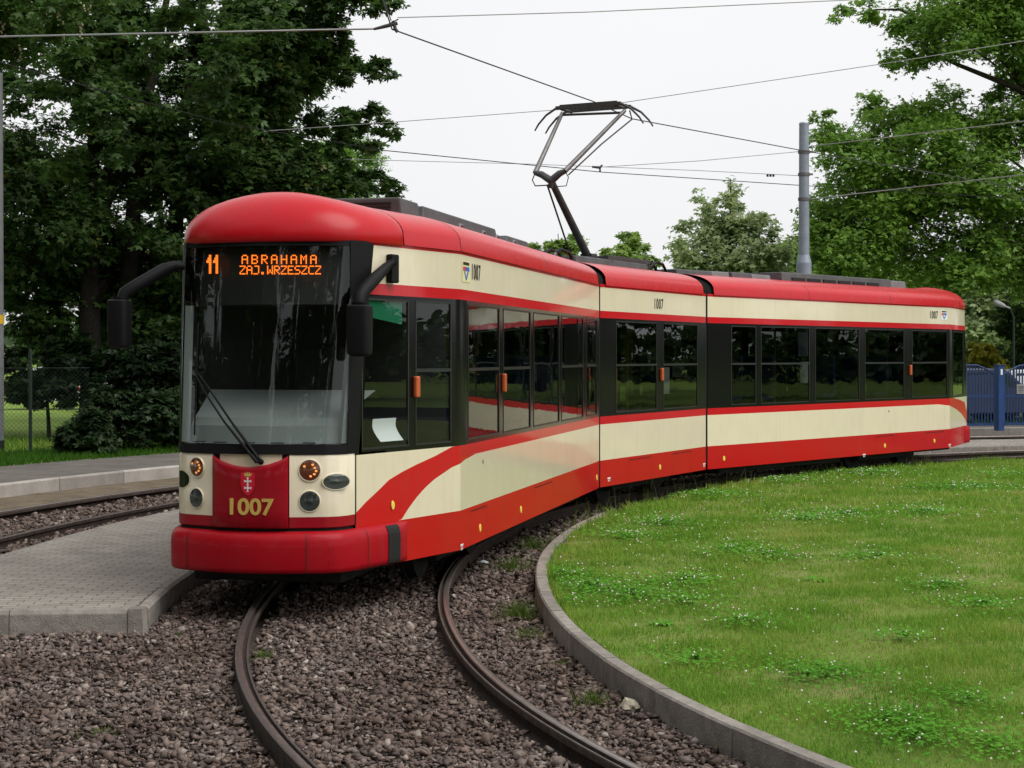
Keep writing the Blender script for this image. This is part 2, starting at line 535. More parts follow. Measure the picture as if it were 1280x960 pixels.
def side(mb, s, sg, u_start, breaks, panes, swoosh=None, endcar=True):
    """one flank: skirt, lower cream, stripes, window band, upper cream.  breaks: pane intervals"""
    U1 = s.L
    us = sorted(set([u_start, U1] + [p for q in panes for p in q[:2]] + ([s.kink] if s.kink < U1 else [])))
    for a, b in zip(us[:-1], us[1:]):
        last = endcar and abs(b - U1) < 1e-6
        isp = any(q[0] - 1e-4 <= a and b <= q[1] + 1e-4 for q in panes)
        if isp:
            strip(mb, s, sg, a, b, Z_W0, Z_W0 + 0.035, BND)
            strip(mb, s, sg, a, b, Z_W1 - 0.03, Z_W1, BND)
        else:
            strip(mb, s, sg, a, b, Z_W0, Z_W1, BND, last)
    us = [u_start] + ([s.kink] if s.kink < U1 else []) + [U1]
    for a, b in zip(us[:-1], us[1:]):
        last = endcar and b == U1
        strip(mb, s, sg, a, b, Z0, Z_SK, RED, False)
        strip(mb, s, sg, a, b, Z_W1, Z_S2, STR, last)
        strip(mb, s, sg, a, b, Z_S2, Z_CT, CRM, last)
        # recessed gutter line under the roof cove
        strip(mb, s, sg, a, b, Z_CT, Z_CT + 0.04, STR, last)
    if swoosh is None:
        strip(mb, s, sg, u_start, U1, Z_S1, Z_W0, STR)
        strip(mb, s, sg, u_start, U1, Z_SK, Z_S1, CRM)
    else:
        (uu, zu), (ul, zl) = swoosh
        lo = min(uu[0], ul[0]) - 0.02
        strip(mb, s, sg, u_start, lo, Z_S1, Z_W0, STR)
        strip(mb, s, sg, u_start, lo, Z_SK, Z_S1, CRM)
        cols = sorted(set(list(np.linspace(lo, U1, 46)) + [s.kink]))
        top = lambda u: min(Z_W0, float(np.interp(u, uu, zu)))
        low = lambda u: max(Z_SK, float(np.interp(u, ul, zl)))
        for a, b in zip(cols[:-1], cols[1:]):
            nr = s.nrm((a + b) / 2, sg)
            for f0, f1, mi in ((low, top, STR), (top, lambda u: Z_W0, CRM), (lambda u: Z_SK, low, CRM)):
                if f1(a) - f0(a) < 1e-4 and f1(b) - f0(b) < 1e-4:
                    continue
                pts = [s.W(a, sg * s.vs(a), f0(a)), s.W(b, sg * s.vs(b), f0(b)), s.W(b, sg * s.vs(b), f1(b)), s.W(a, sg * s.vs(a), f1(a))]
                mb.face(pts, mi, nr)


ROOF_H, ROOF_P = 0.355, 2.9
ROOF_S = [0, 0.012, 0.03, 0.06, 0.10, 0.15, 0.21, 0.28, 0.38, 0.5, 0.7, 1.0]


def roof_z(q, h=ROOF_H):
    return 2.845 + h * (1 - (1 - q) ** ROOF_P) ** (1 / ROOF_P)


def roof(mb, s, u0, u1, mi, seams=()):
    us = sorted(set([u0, u1] + ([s.kink] if u0 < s.kink < u1 else []) + [q for x in seams for q in (x - 0.006, x + 0.006)]))
    rows = []
    for u in us:
        h = s.vs(u) + 0.018
        row = [s.W(u, h * (1 - q), roof_z(q)) for q in ROOF_S] + [s.W(u, -h * (1 - q), roof_z(q)) for q in ROOF_S[::-1][1:]]
        rows.append(row)
    seam_gap = [i for i, u in enumerate(us[:-1]) if any(abs(u - (x - 0.006)) < 1e-6 for x in seams)]
    mb.grid(rows, lambda i, j: DRK if i in seam_gap else mi)
    for sg in (1, -1):                   # drip lip below the cove
        for a, b in zip(us[:-1], us[1:]):
            mb.face([s.W(a, sg * (s.vs(a) + .018), 2.845), s.W(b, sg * (s.vs(b) + .018), 2.845), s.W(b, sg * s.vs(b) - sg * .002, 2.845), s.W(a, sg * s.vs(a) - sg * .002, 2.845)], mi, (0, 0, -1))


# plan of the cab front, right half (u, v), from the side seam to the nose
NOSE = [(8.58, .725), (8.70, .697), (8.79, .65), (8.85, .575), (8.893, .46), (8.94, .31), (8.972, .15), (8.985, 0.0)]
NOSE_FULL = NOSE + [(u, -v) for u, v in NOSE[::-1][1:]]


def nose_pt(s, i_or_uv, z, off=0.0, du=0.0):
    u, v = NOSE_FULL[i_or_uv] if isinstance(i_or_uv, int) else i_or_uv
    k = rake(s, z)
    u2 = u + du - k
    v2 = v + (1 if v > 0 else -1) * k * 0.289 * min(1.0, abs(v) / 0.725)
    if off:
        n = nose_n(u, v)
        u2 += n[0] * off; v2 += n[1] * off
    return s.W(u2, v2, z)


def nose_n(u, v):
    """outward normal (u,v) of the nose outline, by neighbouring points"""
    pts = [(7.6, HWID - .56 * .289), *NOSE_FULL, (7.6, -(HWID - .56 * .289))]
    best = min(range(1, len(pts) - 1), key=lambda i: (pts[i][0] - u) ** 2 + (pts[i][1] - v) ** 2)
    a, b = pts[best - 1], pts[best + 1]
    t = (b[0] - a[0], b[1] - a[1])
    ln = math.hypot(*t)
    n = (-t[1] / ln, t[0] / ln)
    return n if n[0] >= 0 or n[1] * v > 0 else (-n[0], -n[1])


def nose_find(x, s=SA):
    """outline point (u, v), tangent seen at photo column x on the lower front"""
    best = None
    for i in range(len(NOSE_FULL) - 1):
        for k in range(40):
            t = k / 40
            u = NOSE_FULL[i][0] * (1 - t) + NOSE_FULL[i + 1][0] * t
            v = NOSE_FULL[i][1] * (1 - t) + NOSE_FULL[i + 1][1] * t
            e = abs(px(s.W(u, v, .9))[0] - x)
            if best is None or e < best[0]:
                ta = Vector((NOSE_FULL[i][0] - NOSE_FULL[i + 1][0], NOSE_FULL[i][1] - NOSE_FULL[i + 1][1])).normalized()
                best = (e, u, v, ta)
    _, u, v, ta = best
    right = (s.u * ta.x + s.v * ta.y).normalized()
    n = Vector((right.y, -right.x, 0))
    if n.dot(s.u) < 0: n = -n
    return u, v, right, n


# ---- body sections
def in_px(s, prs):
    return [(min(s.find_u(a), s.find_u(b)), max(s.find_u(a), s.find_u(b)), bar) for a, b, bar in prs]


panes_A = in_px(SA, [(452, 511, 0), (519, 564, 1), (585, 624, 1), (629, 663, 1), (667, 699, 0), (702, 729, 1), (733, 746, 1)])
panes_B = in_px(SB, [(770, 821, 1), (829, 872, 1)])
panes_C = in_px(SCC, [(914, 945, 1), (951, 1012, 1), (1019, 1074, 0), (1081, 1130, 1), (1140, 1184, 1), (1191, 1204, 0)])

up = [(443, 641.6), (458, 627), (472, 614), (486, 600), (503, 589.7), (521, 580.5), (542.5, 570.7), (568, 557), (573, 555)]
lo = [(500, 652.5), (509, 638), (520, 622.6), (531, 610), (542.5, 599.5), (565, 584), (580.5, 575), (592, 568.6), (610, 564)]
upz = sorted(SA.find_uz(*p) for p in up)
loz = sorted(SA.find_uz(*p) for p in lo)
swA = (([q[0] for q in upz], [q[1] for q in upz]), ([6.55] + [q[0] for q in loz] + [8.6], [1.07] + [q[1] for q in loz] + [.5]))
swA[0][1][0] = 1.175
tup = sorted(SCC.find_uz(*p) for p in ((1191, 495.4), (1200, 500), (1206, 503), (1209.5, 508), (1211, 517)))
tlo = sorted(SCC.find_uz(*p) for p in ((1186.5, 507), (1191, 509), (1196, 512), (1202, 517.5), (1206.5, 524), (1208.5, 531)))
swC = (([q[0] for q in tup], [1.175] + [q[1] for q in tup[1:]]), ([7.4] + [q[0] for q in tlo] + [9.6], [1.07] + [q[1] for q in tlo] + [.6]))



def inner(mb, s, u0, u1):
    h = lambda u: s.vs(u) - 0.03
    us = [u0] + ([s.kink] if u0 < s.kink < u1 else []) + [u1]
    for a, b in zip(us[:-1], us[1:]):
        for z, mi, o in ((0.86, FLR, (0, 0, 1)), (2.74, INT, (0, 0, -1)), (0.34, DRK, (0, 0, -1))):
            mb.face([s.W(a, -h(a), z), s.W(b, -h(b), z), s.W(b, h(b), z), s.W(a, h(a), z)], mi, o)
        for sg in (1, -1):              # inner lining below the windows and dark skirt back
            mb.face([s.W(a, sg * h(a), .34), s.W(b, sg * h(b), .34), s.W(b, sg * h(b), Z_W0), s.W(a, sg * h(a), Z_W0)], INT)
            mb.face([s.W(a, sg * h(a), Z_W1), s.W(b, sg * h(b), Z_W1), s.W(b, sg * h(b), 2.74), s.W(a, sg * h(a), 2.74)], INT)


def end_wall(mb, s, u):
    mb.face([s.W(u, -1.0, .34), s.W(u, 1.0, .34), s.W(u, 1.0, .86), s.W(u, -1.0, .86)], DRK)
    for a, b in ((-1.13, -.45), (.45, 1.13)):
        mb.face([s.W(u, a, .34), s.W(u, b, .34), s.W(u, b, 2.8), s.W(u, a, 2.8)], INT)


GAP = 0.03
# front section
mbA = MB()
for sg in (1, -1):
    side(mbA, SA, sg, GAP, None, panes_A, swA)
roof(mbA, SA, GAP + 0.13, 7.93, RRF, seams=(7.06, 3.4))
inner(mbA, SA, GAP, 8.45)
end_wall(mbA, SA, GAP)
# dark shroud behind lamps, under dashboard and above the sign
for z0, z1 in ((0.34, 1.19), (2.86, 2.90)):
    for i in range(len(NOSE_FULL) - 1):
        mbA.face([nose_pt(SA, i, z0, -.02), nose_pt(SA, i + 1, z0, -.02), nose_pt(SA, i + 1, z1, -.02), nose_pt(SA, i, z1, -.02)], DRK)
mbA.face([nose_pt(SA, i, 1.19, -.02) for i in range(len(NOSE_FULL))] + [SA.W(8.0, -.89, 1.19), SA.W(8.0, .89, 1.19)], DRK, (0, 0, 1))
mbA.face([nose_pt(SA, i, 0.36, -.02) for i in range(len(NOSE_FULL))] + [SA.W(8.0, -.89, .36), SA.W(8.0, .89, .36)], DRK, (0, 0, -1))
secA = mbA.build('body_section', MATS, tram, TO, smooth=25)
for sg in (1, -1):
    for p in panes_A: pane(SA, sg, *p, secA, 'screen' if p[0] > 7.1 else 'glass')

mbB = MB()
for sg in (1, -1):
    side(mbB, SB, sg, GAP, None, [p for p in panes_B], None, endcar=False)

roof(mbB, SB, GAP + 0.15, SB.L - 0.13, RRF)
inner(mbB, SB, GAP, SB.L)
end_wall(mbB, SB, GAP); end_wall(mbB, SB, SB.L)
secB = mbB.build('body_section', MATS, tram, TO, smooth=25)
for sg in (1, -1):
    for p in panes_B: pane(SB, sg, *p, secB)

mbC = MB()
for sg in (1, -1):
    side(mbC, SCC, sg, GAP, None, panes_C, swC)
roof(mbC, SCC, GAP + 0.15, 8.75, RRF, seams=(2.9, 5.6))
inner(mbC, SCC, GAP, 9.4)
end_wall(mbC, SCC, GAP)
# tail: rounded closing wall, roof end, rear window band
tail = [(9.58, .667), (9.67, .625), (9.73, .55), (9.78, .4), (9.81, .2), (9.82, 0)]
tail = tail + [(u, -v) for u, v in tail[::-1][1:]]
for (a, b) in zip(tail[:-1], tail[1:]):
    for z0, z1, mi in ((Z0, Z_SK, RED), (Z_SK, 1.2, CRM), (1.2, 2.4, BND), (2.4, 2.86, CRM)):
        k0, k1 = rake(None, z0), rake(None, z1)
        f = lambda q, k: (q[0] - k, q[1] + (1 if q[1] > 0 else -1) * k * .289 * min(1, abs(q[1]) / .725))
        a0, b0, a1, b1 = f(a, k0), f(b, k0), f(a, k1), f(b, k1)
        mbC.face([SCC.W(*a0, z0), SCC.W(*b0, z0), SCC.W(*b1, z1), SCC.W(*a1, z1)], mi, SCC.u)
secC = mbC.build('body_section', MATS, tram, TO, smooth=25)
for sg in (1, -1):
    for p in panes_C: pane(SCC, sg, *p, secC)


def dome(s, u_seam, outline, name):
    """moulded roof cap over the cab: rises from the outline towards the spine"""
    mb = MB()
    v0 = s.vs(u_seam) + 0.018
    n = 9
    pts = [(u_seam + (8.36 - u_seam) * i / n, s.vs(u_seam + (8.36 - u_seam) * i / n) + 0.03) for i in range(n)] if s is SA else \
          [(u_seam + (outline[0][0] - u_seam) * i / n, s.vs(u_seam + (outline[0][0] - u_seam) * i / n) + 0.03) for i in range(n)]
    pts[0] = (u_seam, v0)
    pts += outline
    full = pts + [(u, -v) for u, v in pts[::-1][1:]]
    # rounded plan: resample with a little smoothing
    for _ in range(2):
        full = [full[0]] + [((full[i - 1][0] + 2 * full[i][0] + full[i + 1][0]) / 4, (full[i - 1][1] + 2 * full[i][1] + full[i + 1][1]) / 4) for i in range(1, len(full) - 1)] + [full[-1]]
    rows = []
    S = [0, .008, .02, .04, .07, .11, .16, .22, .3, .4, .52, .66, .82, 1.0]
    rows.append([s.W(u * .985 + u_seam * .015, v * .985, 2.832) for u, v in full])
    for q in S:
        row = []
        for u, v in full:
            w = min(1.0, max(0.0, (u - u_seam) / 0.8))
            p = ROOF_P - 0.80 * w
            h = ROOF_H + 0.075 * w * (1 - (1 - w) ** 2 * 0)
            z = 2.845 + h * (1 - (1 - q) ** p) ** (1 / p) - 0.0
            # spine point: as far forward as the outline allows, so the cap is a vault and not a cone
            us_ = u_seam + (u - u_seam) * 0.45 * (1 - abs(v) / v0) if v0 else u_seam
            tu, tv = u_seam + (u - u_seam) * 0.30, 0.0
            row.append(s.W(u + (tu - u) * q, v + (tv - v) * q, z - 0.075 * w * max(0, q - .75) * 1.2))
        rows.append(row)
    mb.grid(rows, 0)
    return mb.build(name, [M['red_roof']], tram, TO, smooth=60)


dome(SA, 7.945, [(8.40, .785), (8.52, .745), (8.62, .67), (8.69, .54), (8.73, .40), (8.765, .20), (8.775, 0.0)], 'cab_roof')
dome(SCC, 8.76, [(9.35, .745), (9.45, .69), (9.52, .57), (9.57, .40), (9.59, .2), (9.60, 0.0)], 'tail_roof')

# ---- bellows
def bell_ring(s, u, k):
    prof = [(1.16, .36), (1.165, 1.2), (1.165, 2.4), (1.16, 2.83)] + [(1.17 * (1 - q), roof_z(q)) for q in ROOF_S]
    prof = [(v * k, 0.36 + (z - .36) * (k if z > 2.5 else 1)) for v, z in prof]
    full = prof + [(-v, z) for v, z in prof[::-1][1:]]
    return [s.W(u, v, z) for v, z in full]


for s1, u1, s2, u2 in ((SA, 0.20, SB, 0.22), (SB, SB.L - 0.18, SCC, 0.22)):
    mb = MB()
    r1, r2 = bell_ring(s1, u1, .97), bell_ring(s2, u2, .97)
    r1o, r2o = bell_ring(s1, u1, .987), bell_ring(s2, u2, .987)
    rows = []
    N = 12
    for i in range(N + 1):
        t = i / N
        A_, B_ = (r1, r2) if i % 2 else (r1o, r2o)
        rows.append([a.lerp(b, t) for a, b in zip(A_, B_)])
    mb.grid(rows, 0)
    mb.build('bellows', [M['bellows']], tram, TO)

# ---- front: lower panels
NF = []
for i in range(len(NOSE_FULL) - 1):
    for k in range(3):
        t = k / 3
        NF.append((NOSE_FULL[i][0] * (1 - t) + NOSE_FULL[i + 1][0] * t, NOSE_FULL[i][1] * (1 - t) + NOSE_FULL[i + 1][1] * t))
NF.append(NOSE_FULL[-1])
prof = [(-.012, .625, 0), (0.0, .632, 0), (0.0, .712, 0), (0.0, .712, 1), (0.0, 1.165, 1), (-.010, 1.185, 1), (-.05, 1.192, 1)]
for half in (1, -1):
    mb = MB()
    pts = [q for q in NF if q[1] * half >= .322]
    e = [q for q in NF]
    pts = sorted(pts + [(8.9405, half * .314)], key=lambda q: -abs(q[1]))
    pts[0] = (pts[0][0] - 0.0, pts[0][1])
    for (o0, z0, m0), (o1, z1, m1) in zip(prof[:-1], prof[1:]):
        if z0 == z1: continue
        rows = [[nose_pt(SA, q, z0, o0) for q in pts], [nose_pt(SA, q, z1, o1) for q in pts]]
        mb.grid(rows, 0 if m1 == 0 else 1)
    front_panel = mb.build('lamp_panel', [M['red_front'], M['cream']], tram, TO, smooth=50)

# wiper cowl behind the scooped centre cover
mb = MB()
pts = [q for q in NF if abs(q[1]) < .31]
mb.grid([[nose_pt(SA, q, .9, -.015) for q in pts], [nose_pt(SA, q, 1.19, -.015) for q in pts]], 0)
mb.build('wiper_cowl', [M['cream']], front_panel, TO, smooth=40)

# centre cover with scooped top edge
mb = MB()
n = 25
rows_f, rows_b = [], []
cols = [-.305 + .61 * i / (n - 1) for i in range(n)]
def cu(v):
    return float(np.interp(abs(v), [0, .15, .31, .46, .575, .65], [8.985, 8.972, 8.94, 8.893, 8.85, 8.79]))
def ctop(v):
    return 1.18 - 0.085 * max(0.0, math.cos(v / .305 * PI / 2)) ** 0.75
offs = lambda v: 0.038 - 0.02 * (abs(v) / .305) ** 8
rows = []
for t in (0, .03, .25, .5, .75, .93, .97, 1.0):
    row = []
    for v in cols:
        zt = ctop(v)
        z = .628 + (zt - .628) * t
        o = offs(v) - (0.014 if t == 1.0 else 0.004 if t == .97 else 0.012 if t == 0 else 0)
        row.append(SA.W(cu(v) + o, v, z))
    rows.append(row)
rows.append([SA.W(cu(v) - .03, v, ctop(v) - .004) for v in cols])
rows.insert(0, [SA.W(cu(v) - .03, v, .626) for v in cols])
mb.grid(rows, 0)
for e in (0, -1):
    for a, b in zip(rows[:-1], rows[1:]):
        v = cols[e]
        back = lambda p: p - SA.u * .05
        mb.face([a[e], b[e], back(b[e]), back(a[e])], 0)
cover = mb.build('number_cover', [M['red_front']], tram, TO, smooth=50)


def on_cover(x, y):
    d = 12.84
    X = (x - 640) / F * d
    v = (Vector((X, d, 0)) - SA.o).dot(SA.v)
    z = EYE - (y - HY) * d / F
    return SA.W(cu(v) + .0425, v, z)


FR, FU, FN = SA.v, Vector((0, 0, 1)), SA.u
text_mesh('fleet_number', '1007', .172, M['gold'], cover, TO, on_cover(314, 634), FR, FU, FN, sx=1.12, bold=0.004)
# city arms: shield, crown, two crosses
mb = MB()
def cv(cx, cy, pts, off, mi):
    c = on_cover(cx, cy)
    mb.face([c + FR * a + FU * b + FN * off for a, b in pts], mi, FN)
sh = [(-.058, .07), (.058, .07), (.058, -.02), (.045, -.065), (.02, -.095), (0, -.105), (-.02, -.095), (-.045, -.065), (-.058, -.02)]
cv(312, 602, sh, 0.0005, 0)
crown = [(-.026, -.012), (.026, -.012), (.034, .018), (.020, .004), (.014, .022), (.006, .005), (0, .026), (-.006, .005), (-.014, .022), (-.020, .004), (-.034, .018)]
cv(312, 593, crown, .002, 1)
def cross(cy):
    a, w = .025, .0055
    cv(312, cy, [(-w, -a), (w, -a), (w, a), (-w, a)], .0022, 2)
    cv(312, cy, [(-a, -w), (-w - .0002, -w), (-w - .0002, w), (-a, w)], .0022, 2)
    cv(312, cy, [(w + .0002, -w), (a, -w), (a, w), (w + .0002, w)], .0022, 2)
    for s_ in (-1, 1):
        cv(312, cy, [(s_ * a, -w * 1.9), (s_ * (a + .004), -w * 1.9), (s_ * (a + .004), w * 1.9), (s_ * a, w * 1.9)], .0022, 2)
        cv(312, cy, [(-w * 1.9, s_ * a), (w * 1.9, s_ * a), (w * 1.9, s_ * (a + .004)), (-w * 1.9, s_ * (a + .004))], .0022, 2)
cross(601); cross(609.5)
mb.build('coat_of_arms', [M['shield'], M['gold'], M['white_p']], cover, TO)

# ---- head lamps
def lamp(x, y, r, kind, rx=None):
    u, v, right, n = nose_find(x)
    p = SA.W(u, v, 0)
    z = EYE - (y - HY) * p.y / F
    c = Vector((p.x, p.y, z))
    rx = rx or r
    mb = MB()
    U = Vector((0, 0, 1))
    # bezel ring, dark bowl, domed lens
    N = 28
    def ring(ra, rb, off):
        return [c + right * ra * math.cos(2 * PI * k / N) + U * rb * math.sin(2 * PI * k / N) + n * off for k in range(N)]
    mb.grid([ring(rx + .010, r + .010, -.012), ring(rx + .009, r + .009, .002), ring(rx + .005, r + .005, .0095), ring(rx, r, .009), ring(rx, r, -.008)], 0, closed=True)
    if kind == 'lens':                     # reflector bowl, bulb shade and clear cover
        mb.grid([ring(rx + .001, r + .001, .008), ring(rx * .82, r * .82, .0065), ring(rx * .6, r * .6, .005), ring(rx * .28, r * .28, .0045)], 2, closed=True)
        mb.grid([ring(rx * .28, r * .28, .0045), ring(rx * .22, r * .22, .008), ring(rx * .02, r * .02, .009)], 2, closed=True)
        mb.grid([ring(rx * q, r * q, .0095 + .014 * (1 - q * q)) for q in (1.0, .85, .6, .3, .02)], 1, closed=True)
    else:
        mb.grid([ring(rx * q, r * q, .003 + .014 * (1 - q * q)) for q in (1.0, .85, .6, .3, .02)], 1, closed=True)
    m_ = {'amber': M['amber_glass'], 'lens': M['screen'], 'black': M['band']}[kind]
    o = mb.build('headlight' if kind != 'amber' else 'indicator_lamp', [M['cream'], m_, M['lens'], M['arm_pale']], tram, TO, smooth=40)
    if kind == 'amber':
        for (dx, dz) in ((.5, .25), (.45, -.35), (.1, -.55), (.62, -.05), (-.5, .4), (.3, .55)):
            cc = c + right * rx * dx + U * r * dz + n * 0.0185
            b = MB(); b.disc(cc, n, U, .011, .009, 8)
            b.build('bulb', [M['lamp_glow']], o, TO)
    return o


PXM = 12.9 / F
lamp(246.5, 584, 12 * PXM, 'amber', 11.5 * PXM); lamp(246, 622.5, 12 * PXM, 'lens', 11 * PXM)
lamp(387, 588, 13 * PXM, 'amber'); lamp(387, 626.5, 12.5 * PXM, 'lens')
lamp(420, 602, 9.5 * PXM, 'lens', 17.5 * PXM); u0_, v0_, _, _ = nose_find(227.5)
for name_, grow, off_, m_ in (('lamp_bezel', .011, .002, 'cream'), ('fog_lamp', 0.0, .004, 'band')):
    arc = []
    for i in range(len(NOSE_FULL) - 1):
        for k in range(30):
            t = k / 30
            arc.append((NOSE_FULL[i][0] * (1 - t) + NOSE_FULL[i + 1][0] * t, NOSE_FULL[i][1] * (1 - t) + NOSE_FULL[i + 1][1] * t))
    i0 = min(range(len(arc)), key=lambda i: (arc[i][0] - u0_) ** 2 + (arc[i][1] - v0_) ** 2)
    top_, bot_ = [], []
    ra, rz = .105 + grow, .066 + grow
    acc = [0.0]
    for a_, c_ in zip(arc[:-1], arc[1:]): acc.append(acc[-1] + math.hypot(c_[0] - a_[0], c_[1] - a_[1]))
    zc = EYE - (597.5 - HY) * 13.25 / F
    for (q_, s_) in zip(arc, acc):
        w_ = (s_ - acc[i0]) / ra
        if abs(w_) < 1:
            hh_ = rz * math.sqrt(1 - w_ * w_)
            top_.append(nose_pt(SA, q_, zc + hh_, off_)); bot_.append(nose_pt(SA, q_, zc - hh_, off_))
    mb = MB(); mb.grid([bot_, top_], 0)
    fo_ = mb.build(name_, [M[m_]], tram, TO, smooth=60)

# ---- bumper
def offs_poly(off):
    base = [(7.86 + (8.58 - 7.86) * i / 6, SA.vs(7.86 + (8.58 - 7.86) * i / 6)) for i in range(6)] + NOSE
    full = base + [(u, -v) for u, v in base[::-1][1:]]
    out = []
    for i, (u, v) in enumerate(full):
        a = full[max(i - 1, 0)]; b = full[min(i + 1, len(full) - 1)]
        t = (b[0] - a[0], b[1] - a[1]); ln = math.hypot(*t)
        n_ = (-t[1] / ln, t[0] / ln)
        if n_[0] < 0: n_ = (-n_[0], -n_[1])
        if abs(v) > .7 and n_[1] * v < 0: n_ = (-n_[0], -n_[1])
        ease = min(1.0, (u - 7.86) / .12) if u < 8.0 else 1.0
        out.append((u + n_[0] * off * ease, v + n_[1] * off * ease))
    return out


mb = MB()
bp = [(0.0, .288), (.044, .284), (.058, .295), (.063, .325), (.064, .48), (.061, .53), (.049, .566), (.028, .590), (-.01, .603)]
rows = [[SA.W(u, v, z) for u, v in offs_poly(o)] for o, z in bp]
mb.grid(rows, 0)
bumper = mb.build('bumper', [M['red_bumper']], tram, TO, smooth=45)
# rubber fender strips and panel joints
def bump_strip(x0, x1, off, m_, name, parent):
    for sg in (1, -1):
        ua, ub = SA.find_u(x0), SA.find_u(x1)
        b = MB()
        rows_ = []
        for o, z in bp[1:-1]:
            row = []
            nn = 9 if off > .003 else 3
            for i in range(nn):
                u = ua + (ub - ua) * i / (nn - 1)
                rib = (0.006 if i % 2 else 0.0) if nn == 9 else 0
                w = SA.nrm(u, sg)
                row.append(SA.W(u, sg * SA.vs(u), z) + w * (o + off + rib))
            rows_.append(row)
        b.grid(rows_, 0)
        b.build(name, [m_], parent, TO)


bump_strip(477, 492, .006, M['rubber'], 'fender_strip', bumper)
for x in (383, 445.5, 241):                # fine joints between bumper mouldings
    mb = MB()
    u, v, right, n = nose_find(min(x, 441.5))
    if x > 443: u, v, right, n = 8.5, SA.vs(8.5), (SA.W(8.0, SA.vs(8.0), 0) - SA.W(8.5, SA.vs(8.5), 0)).normalized(), SA.nrm(8.5)
    for (o0, z0), (o1, z1) in zip(bp[1:-2], bp[2:-1]):
        p0 = SA.W(u, v, z0) + n * (o0 + .0025); p1 = SA.W(u, v, z1) + n * (o1 + .0025)
        mb.face([p0 - right * .003, p0 + right * .003, p1 + right * .003, p1 - right * .003], 0, n)
    mb.build('panel_joint', [M['print']], bumper, TO)
# small round plugs on the bumper
for z in (.47, .375):
    mb = MB()
    u, v, right, n = nose_find(411)
    c = SA.W(u, v, z) + n * .0755
    N = 14
    mb.grid([[c + right * r_ * math.cos(2 * PI * k / N) + Vector((0, 0, 1)) * r_ * math.sin(2 * PI * k / N) for k in range(N)] for r_ in (.022, .018)], 0, closed=True)
    mb.build('bumper_plug', [M['red_front']], bumper, TO)

mb = MB()
full_t = [(9.30, SCC.vs(9.30)), *tail, (9.30, -SCC.vs(9.30))]
rows = []
for o, z in bp:
    row = []
    for u, v in full_t:
        k = 0.0 if u == 9.30 else o * .9
        row.append(SCC.W(u + k * (.4 if abs(v) > .6 else 1), v + math.copysign(k * (1 if abs(v) > .5 else .3), v) * (abs(v) > .1), z))
    rows.append(row)
mb.grid(rows, 0)
mb.build('bumper', [M['red_bumper']], tram, TO, smooth=45)

# ---- windshield and its black surrounds
NI = list(range(2, len(NOSE_FULL) - 2))
mb = MB()
zs = [1.262, 1.6, 2.0, 2.4, 2.80]
mb2_rows = []
fine = []
for i in range(1, len(NOSE_FULL) - 2):
    for k in range(3):
        t = k / 3
        fine.append((NOSE_FULL[i][0] * (1 - t) + NOSE_FULL[i + 1][0] * t, NOSE_FULL[i][1] * (1 - t) + NOSE_FULL[i + 1][1] * t))
fine.append(NOSE_FULL[-2])
for z in zs:
    mb2_rows.append([nose_pt(SA, q, z) for q in fine])
mb.grid(mb2_rows, 0)
wind = mb.build('windshield', [M['screen']], tram, TO, smooth=60)
mb = MB()
for z0, z1 in ((1.192, 1.262), (2.80, 2.845)):
    mb.grid([[nose_pt(SA, q, z0, .004) for q in fine], [nose_pt(SA, q, z1, .004) for q in fine]], 0)
for sg in (1, -1):
    rows = []
    for z in (1.192, 1.6, 2.0, 2.4, 2.845):
        t = (z - 1.192) / 1.653
        q = [(8.58, .725), (8.64, .711), (8.70, .697), (8.70 + .075 * t, .697 - .037 * t), (8.70 + .125 * t, .697 - .075 * t)]
        rows.append([nose_pt(SA, (u, sg * v), z, .003 + .0005 * k) for k, (u, v) in enumerate(q)])
    mb.grid(rows, 0)
mb.build('windshield_surround', [M['black']], wind, TO, smooth=50)

# ---- destination display behind the glass
def scr(x, y, back=.03):
    """point on a board standing just behind the upper windshield"""
    z = EYE + (HY - y) * 13.0 / F
    for _ in range(3):
        k = rake(None, z)
        u = 8.985 - k - back
        # intersect the pixel's sight line with the upright plane at this u (kept on the board's own flat plane)
        dx = (x - 640) / F
        d = (SA.u.dot(SA.o) + u) / (SA.u.x * dx + SA.u.y)
        z = EYE + (HY - y) * d / F
    return Vector((dx * d, d, z))


mb = MB()
fb = [q for q in fine]
rows = [[nose_pt(SA, (q[0] - .0, q[1] * .985), z, -.10) for q in fb] for z in (2.345, 2.80)]
mb.grid(rows, 0)
mb.face([nose_pt(SA, (q[0], q[1] * .985), 2.345, -.10) for q in fb] + [SA.W(8.2, -.7, 2.345), SA.W(8.2, .7, 2.345)], 0, (0, 0, -1))
disp = mb.build('destination_display', [M['print']], tram, TO)

G = {'A': '01110 10001 10001 11111 10001 10001 10001', 'B': '11110 10001 10001 11110 10001 10001 11110',
     'R': '11110 10001 10001 11110 10100 10010 10001', 'H': '10001 10001 10001 11111 10001 10001 10001',
     'M': '10001 11011 10101 10101 10001 10001 10001', 'Z': '11111 00001 00010 00100 01000 10000 11111',
     'J': '01111 00001 00001 00001 00001 00001 11110', 'W': '10001 10001 10001 10101 10101 11011 10001',
     'E': '11111 10000 10000 11110 10000 10000 11111', 'S': '01111 10000 10000 01110 00001 00001 11110',
     'C': '01111 10000 10000 10000 10000 10000 01111', '.': '00000 00000 00000 00000 00000 01100 01100',
     '1': '00110 01110 11110 00110 00110 00110 00110'}
mb = MB()


